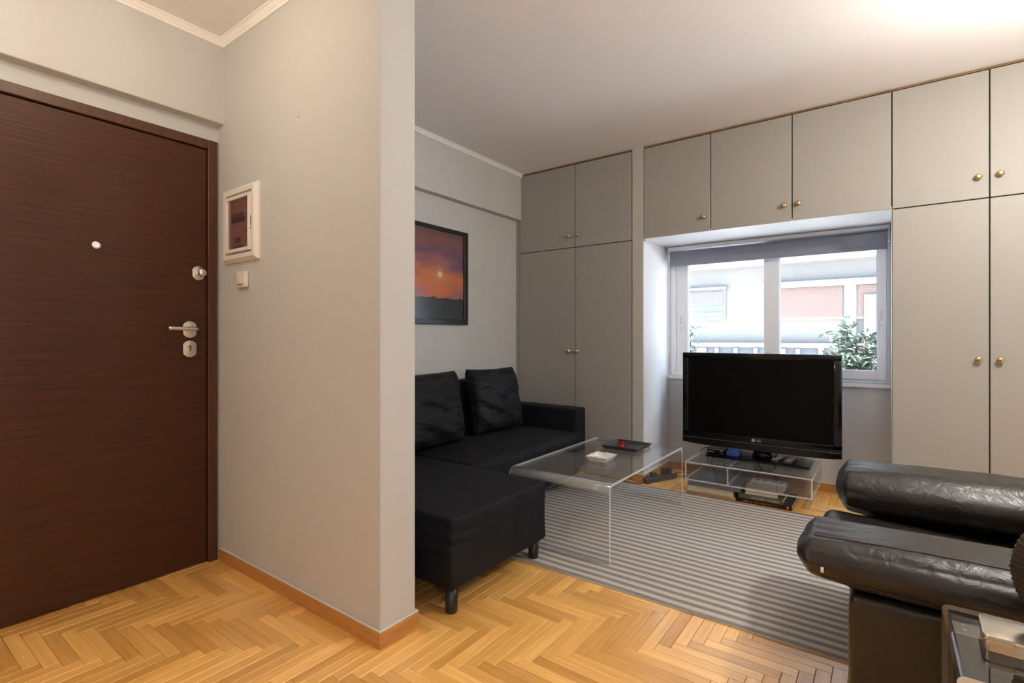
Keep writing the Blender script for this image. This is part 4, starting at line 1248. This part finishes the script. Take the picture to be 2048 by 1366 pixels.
# ------------------------------------------------------------------ leather armchair (faces the sofa)
ac = thing('armchair', 'black leather armchair with fat padded arms', 'armchair', (.35, 2.08, 0))
def leath(name, bm): return obj(name, bm, M['leather'], ac, smooth=True)
def armshape(seed):
    def fn(u, q):
        # underside rises towards the nose
        tN = max(0.0, (-u.x - .74) / .26)
        if u.z < .35: q.z += .016 * tN * min(1, (.35 - u.z) / .8)
        # gathers round the end cap
        g = math.exp(-((u.x + .90) / .05) ** 2)
        q.y += math.copysign(.0035, q.y) * g * math.sin(q.z * 170 + seed) * (abs(u.y) > .55)
        q.z += .0030 * g * math.sin(q.y * 120 + seed) * (1 if u.z > 0 else -1)
        # crosswise creases over the top
        wob = noise.noise(Vector((q.x * 7, q.y * 5, seed)))
        q.z += .0026 * math.sin(q.x * 62 + q.y * 30 + 4.0 * wob) * max(0, u.z) * max(0, 1 - abs(u.y) * .8) * (.4 + .6 * noise.noise(Vector((q.x * 4, 7, seed))))
        return q
    return fn
# near arm
from mathutils.bvhtree import BVHTree
c, h = ctr((-.182, 1.470, .500), (.80, 1.748, .606)); nb = soft(c, h, (.030, .062, .046), 44, (.010, .010, .012), .005, 7, 3.1, armshape(1.0), (1, 1.2, 1), rim=8)
near_bvh = BVHTree.FromBMesh(nb)
leath('armrest', nb)
# far arm
c, h = ctr((-.152, 2.292, .436), (.80, 2.630, .614)); leath('armrest', soft(c, h, (.038, .105, .085), 44, (.010, .012, .010), .006, 7, 7.7, armshape(2.4), (1, 1.2, 1), rim=8))
# panels carrying the arms
for y0, y1, sd in ((1.482, 1.690, 1.3), (2.400, 2.615, 5.1)):
    c, h = ctr((-.072, y0, .045), (.78, y1, .496)); leath('side_panel', soft(c, h, .020, 24, (.004, .006, 0), .003, 7, sd))
def seatform(u, q):
    if u.x < 0: q.x += .10 * max(0, .1 - u.y) ** 2          # bowed front edge
    q.z -= .020 * (u.x + 1)                                 # slopes down towards the back
    return q
c, h = ctr((-.190, 1.700, .400), (.52, 2.330, .462)); leath('seat_cushion', soft(c, h, (.035, .03, .03), 30, (.010, 0, .014), .004, 7, 9.2, seatform))
c, h = ctr((-.050, 1.680, .050), (.74, 2.410, .405)); leath('seat_base', soft(c, h, .020, 16, (.004, 0, 0), .003, 7, 2.2))
c, h = ctr((.500, 1.700, .20), (.80, 2.400, .860)); leath('backrest', soft(c, h, .080, 24, (.03, 0, .01), .006, 6, 6.4, rim=5))
for x in (-.02, .72):
    for y in (1.55, 2.55):
        bm = NB(); cyl(bm, (x, y, .0095 if (x < .5 and y > 2.09) else 0), (x, y, .05), .022, .026, 16); obj('foot', bm, M['blackwood'], ac)
bm = NB(); merge(bm, soft((-.126, 1.4615, .548), (.0035, .0012, .007), .001, 4, amp=.002, freq=300)); obj('paint_fleck', bm, M['plastic_w'], ac)
# stitched seams along the near arm
def seam_line(org, dirn, x0, x1, k=60):
    pts = []
    for i in range(k + 1):
        x = x0 + (x1 - x0) * i / k
        hit = near_bvh.ray_cast(Vector((x, *org)), Vector((0, *dirn)))
        if hit[0] is not None: pts.append(hit[0] + hit[1] * .0004)
    return pts
for org, dirn, x0 in (((1.535, .80), (0, -1), -.150), ((1.40, .522), (1, 0), -.130), ((1.40, .512), (1, 0), -.070)):
    P = seam_line(org, dirn, x0, .70)
    if len(P) > 4:
        bm = NB(); tube(bm, P, .0020, 6); obj('seam', bm, M['thread'], ac)

# ------------------------------------------------------------------ glass side table, silver box, dark ribbed object
GZ = .545
gt = thing('side_table', 'small glass side table with metal crossbar before the armchair', 'side table', (.35, 1.29, 0))
gx0, gx1, gy0, gy1 = .098, .60, 1.150, 1.440
bm = NB()
# sheet bent at the left and right ends: profile in (x,z)
O, I = waterfall(gx0, gx1, GZ, .0005, .012, .010, 5)
n = len(O)
vo = [[bm.verts.new((x, y, z)) for x, z in O] for y in (gy0, gy1)]
vi = [[bm.verts.new((x, y, z)) for x, z in I] for y in (gy0, gy1)]
for k in range(n - 1):
    bm.faces.new([vo[0][k], vo[0][k + 1], vo[1][k + 1], vo[1][k]]).material_index = 0
    bm.faces.new([vi[0][k], vi[1][k], vi[1][k + 1], vi[0][k + 1]]).material_index = 0
    for s_ in (0, 1): bm.faces.new([vo[s_][k], vo[s_][k + 1], vi[s_][k + 1], vi[s_][k]]).material_index = 1
for k in (0, n - 1): bm.faces.new([vo[0][k], vo[1][k], vi[1][k], vi[0][k]]).material_index = 1
obj('glass_sheet', bm, [M['smokeglass'], M['glassedge']], gt)
cb = obj('crossbar', box(NB(), gx0 + .011, gx1 - .011, 1.345, 1.392, GZ - .016, GZ - .0105, .001, 1), M['steelbar'], gt)
for y in (1.357, 1.380):
    for x in (gx0 + .030, gx1 - .030):
        bm = NB(); cyl(bm, (x, y, GZ - .0106), (x, y, GZ - .0098), .0035, n=12); obj('screw', bm, M['chrome'], cb)
bx = thing('cigarette_box', 'flat silver lidded box on the glass side table', 'box', (.20, 1.315, GZ), None, math.radians(-2))
def qbox(nm, x0, x1, y0, y1, z0, z1, r, m_):
    bm = NB(); prism(bm, rounded_poly(x0, x1, y0, y1, r, 6), Matrix.Translation((0, 0, z0)), z1 - z0, bevel=.0025); return obj(nm, bm, m_, bx, smooth='auto', loc=(0, 0, 0))
qbox('box_body', -.052, .052, -.046, .046, .0005, .020, .008, M['silver'])
ld = qbox('lid', -.0535, .0535, -.0475, .0475, .0205, .0285, .008, M['silver'])
bm = NB(); box(bm, -.012, .012, -.050, -.0472, .018, .026, .001, 1); obj('clasp', bm, M['silver'], bx, loc=(0, 0, 0))

rc = thing('ribbed_cushion', 'dark ribbed rounded object cut by the right edge of the picture', 'cushion', (.310, 1.385, GZ + .001))
bm = NB(); nu, nv = 72, 160
gridv = []
for i in range(nu):
    row = []
    for j in range(1, nv):
        a = 2 * PI * i / nu; b_ = PI * j / nv
        rr = 1 + .010 * math.sin(b_ * 70 + a * 4)
        row.append(bm.verts.new((.310 + .112 * rr * math.sin(b_) * math.cos(a), 1.385 + .050 * rr * math.sin(b_) * math.sin(a), GZ + .126 - .124 * math.cos(b_) * rr)))
    gridv.append(row)
for i in range(nu):
    for j in range(nv - 2):
        bm.faces.new([gridv[i][j], gridv[(i + 1) % nu][j], gridv[(i + 1) % nu][j + 1], gridv[i][j + 1]]).smooth = True
bm.faces.new([gridv[i][0] for i in range(nu)]); bm.faces.new([gridv[i][-1] for i in range(nu)])
obj('ribbed_cover', bm, M['ribbed'], rc, smooth=True)
bm = NB(); tube(bm, [(.310 + .1125 * math.cos(a), 1.385 + .0505 * math.sin(a), GZ + .126) for a in [2 * PI * k / 40 for k in range(41)]], .0025, 6); obj('edge_piping', bm, M['ribbed'], rc)

# ------------------------------------------------------------------ ceiling lamps (out of frame), two of them added fill
def ceiling_lamp(label, x, y, power, drop=.16, r=.11, tone=WARM):
    t_ = thing('ceiling_lamp', label, 'lamp', (x, y, ZC - .001))
    bm = NB(); cyl(bm, (x, y, ZC - .002), (x, y, ZC - .022), .055, .045, 24); obj('canopy', bm, M['brass'], t_)
    bm = NB(); cyl(bm, (x, y, ZC - .022), (x, y, ZC - drop + r * .8), .008, n=10); obj('stem', bm, M['brass'], t_)
    bm = NB()
    bmesh.ops.create_uvsphere(bm, u_segments=24, v_segments=16, radius=.045, matrix=Matrix.Translation((x, y, ZC - drop)))
    obj('bulb', bm, emit('lamp_bulb', tone, 6.0), t_, smooth=True)
    ld_ = bpy.data.lights.new('lamp_light', 'POINT'); ld_.energy = power; ld_.color = tone; ld_.shadow_soft_size = .07
    lo = bpy.data.objects.new('lamp_light', ld_); link(lo, t_); lo.location = (0, 0, -drop - .055)
    return t_
ceiling_lamp('brass ceiling lamp with a round bulb in the entrance', -1.93, .54, HALL_W, .13, .09)
ceiling_lamp('brass ceiling lamp over the armchair side of the room', .78, 2.55, LIVING_W, .36, tone=SOFT)
ceiling_lamp('added brass fill lamp in the middle of the living room', .40, 1.75, MID_FILL_W, .36, tone=SOFT)  # added to brighten the niche and the wall below the window
ceiling_lamp('added brass fill lamp behind the camera', -2.00, -.60, REAR_FILL_W, .30)  # added as general fill for the entrance floor and partition

# ------------------------------------------------------------------ outdoors
YE = 15.0
KE = YE / 9.0
def ex(x): return x * KE
def ez(z): return CAMH + (z - CAMH) * KE
GS = -.9
struct('floor_street', box(NB(), -40, 40, -30, YE, GS - .1, GS), M['street'], 'sunlit pale street outside the window', 'street')
bd = thing('apartment_building', 'white brick building with shutters across the street', 'building', (-2.5, YE, GS))
bm = NB(); box(bm, -14, 12, YE, YE + 6, GS, 10.5); obj('wall', bm, M['facade'], bd)
def part(name, x0, x1, z0, z1, y0, y1, m, parent=bd, bv=0): return obj(name, box(NB(), x0, x1, y0, y1, z0, z1, bv, 1), m, parent)
part('upper_band', -14, 12, ez(2.285), ez(2.375), YE - .35, YE, M['stucco'])
part('upper_band', -14, 12, ez(2.375), ez(2.50), YE - .10, YE, M['facade'])
part('ledge', -14, 12, ez(.970), ez(1.037), YE - .28, YE, M['stucco'])
part('basement_recess', -14, 12, GS + .9, ez(.970), YE - .06, YE - .001, M['fardark'])
k = 0
for x in [(-2.62 + .30 * i) for i in range(-6, 16)]:
    part('recess_post', ex(x), ex(x + (.16 if k % 4 == 2 else .06)), GS + .9, ez(.955), YE - .12, YE - .06, M['stucco'])
    k += 1
part('plinth', -14, 12, GS, GS + .9, YE - .14, YE - .001, M['stucco'])
def shutter_window(x0, x1, z0, z1, m, hood=True, n=18):
    fr = part('window', ex(x0) - .06, ex(x1) + .06, ez(z0) - .06, ez(z1) + .04, YE - .05, YE - .001, M['stucco'])
    part('pane', ex(x0), ex(x1), ez(z0), ez(z1), YE - .060, YE - .051, M['farpane'], fr)
    bm = NB(); hh = (ez(z1) - ez(z0)) / n
    for k in range(n): box(bm, ex(x0), ex(x1), YE - .085 + (k % 2) * .004, YE - .068, ez(z0) + k * hh + hh * .06, ez(z0) + (k + 1) * hh - hh * .06)
    o = obj('shutter_slats', bm, m, fr); o['kind'] = 'stuff'
    return fr
shutter_window(-1.42, -.512, 1.43, 1.890, M['shutter'], n=20)
shutter_window(-.323, .36, 1.43, 1.888, M['shutter'], n=20)
part('hood', ex(-1.60), ex(.45), ez(1.895), ez(1.985), YE - .22, YE - .001, M['stucco'])
part('pier', ex(-.49), ex(-.345), ez(1.05), ez(1.893), YE - .10, YE - .001, M['stucco'])
part('white_panel', ex(-.25), ex(.25), ez(1.10), ez(1.745), YE - .16, YE - .09, M['stucco'])
fr = part('window', ex(-3.12), ex(-2.160), ez(1.415), ez(1.925), YE - .05, YE - .001, M['stucco'])
for a, b_ in ((-3.08, -2.80), (-2.76, -2.48), (-2.445, -2.189)):
    part('pane', ex(a), ex(b_), ez(1.445), ez(1.668), YE - .060, YE - .051, M['farpane'], fr)
bm = NB()
for k in range(10): box(bm, ex(-3.08), ex(-2.189), YE - .085 + (k % 2) * .004, YE - .066, ez(1.678 + k * .0225), ez(1.678 + (k + 1) * .0225 - .002))
o = obj('blind_slats', bm, M['shutter2'], fr); o['kind'] = 'stuff'
part('hood', ex(-3.20), ex(-2.132), ez(1.930), ez(1.972), YE - .16, YE - .001, M['stucco'])
part('sill_awning', ex(-2.62), ex(-2.19), ez(1.50), ez(1.545), YE - .14, YE - .07, M['stucco'], bd)

def shrub(name, label, base, hgt, rad, nleaf, seed, blossoms=0, cone=.5):
    rn = random.Random(seed)
    t_ = thing(name, label, 'plant', base)
    bx_, by_, bz_ = base
    bm = NB()
    lathe(bm, [(0, 0), (.16, 0), (.21, .26), (.225, .26), (.225, .30), (.20, .30), (.19, .27), (0, .27)], Matrix.Translation(base), 24); obj('pot', bm, M['terracotta'], t_)
    bm = NB()
    tips = []
    for k in range(11):
        a = rn.uniform(0, 2 * PI); rr = rad * rn.uniform(.2, .9)
        top = Vector((bx_ + rr * math.cos(a), by_ + rr * math.sin(a), bz_ + hgt * (1 - cone * (rr / rad)) * rn.uniform(.86, 1)))
        mid = Vector((bx_ + rr * .4 * math.cos(a), by_ + rr * .4 * math.sin(a), bz_ + (top.z - bz_) * .5))
        P = spline([(bx_ + .02 * math.cos(a), by_ + .02 * math.sin(a), bz_ + .26), mid, top], 8)
        tube(bm, P, .008, 5); tips.append(P)
    obj('stems', bm, M['bark'], t_)
    bms = [NB(), NB()]
    for k in range(nleaf):
        P = rn.choice(tips); p = P[rn.randrange(5, len(P))] + Vector((rn.gauss(0, .07), rn.gauss(0, .07), rn.gauss(0, .06)))
        L2 = rn.uniform(.07, .13); W2 = L2 * rn.uniform(.30, .42)
        R_ = Matrix.Translation(p) @ Matrix.Rotation(rn.uniform(0, 2 * PI), 4, 'Z') @ Matrix.Rotation(rn.uniform(-.9, .5), 4, 'Y') @ Matrix.Rotation(rn.uniform(-.6, .6), 4, 'X')
        b_ = bms[0 if rn.random() < .6 else 1]
        co = [(0, 0, 0), (L2 * .35, W2 / 2, .012), (L2 * .7, W2 * .4, .008), (L2, 0, -.01), (L2 * .7, -W2 * .4, .008), (L2 * .35, -W2 / 2, .012), (L2 * .5, 0, 0)]
        V = [b_.verts.new(R_ @ Vector(c_)) for c_ in co]
        for i_ in range(6): b_.faces.new([V[i_], V[(i_ + 1) % 6], V[6]])
    for b_, m_ in zip(bms, (M['leaf'], M['leaf2'])):
        o = obj('foliage', b_, m_, t_); o['kind'] = 'stuff'
    for k in range(blossoms):
        a = rn.uniform(0, 2 * PI)
        c_ = (bx_ + rad * .75 + rn.gauss(0, .05), by_ - .25 + rn.gauss(0, .08), bz_ + hgt * .30 + rn.gauss(0, .05))
        obj('blossom', soft(c_, (.07, .06, .055), .05, 8, amp=.02, freq=14, seed=k), M['blossom'], t_, smooth=True)
    return t_
# planters stand on a low wall right outside
struct('wall_planter', box(NB(), -4.0, 2.0, 5.70, 6.20, GS, .42), M['planter'], 'low white planter wall outside the window', 'wall')
shrub('potted_shrub', 'leafy green shrub outside the right window sash', (-.235, 5.95, .4205), .96, .36, 900, 5, 3, .55)
shrub('potted_shrub', 'leafy green shrub outside at the left edge of the window', (-1.985, 5.95, .4205), .95, .34, 700, 9, 0, .35)
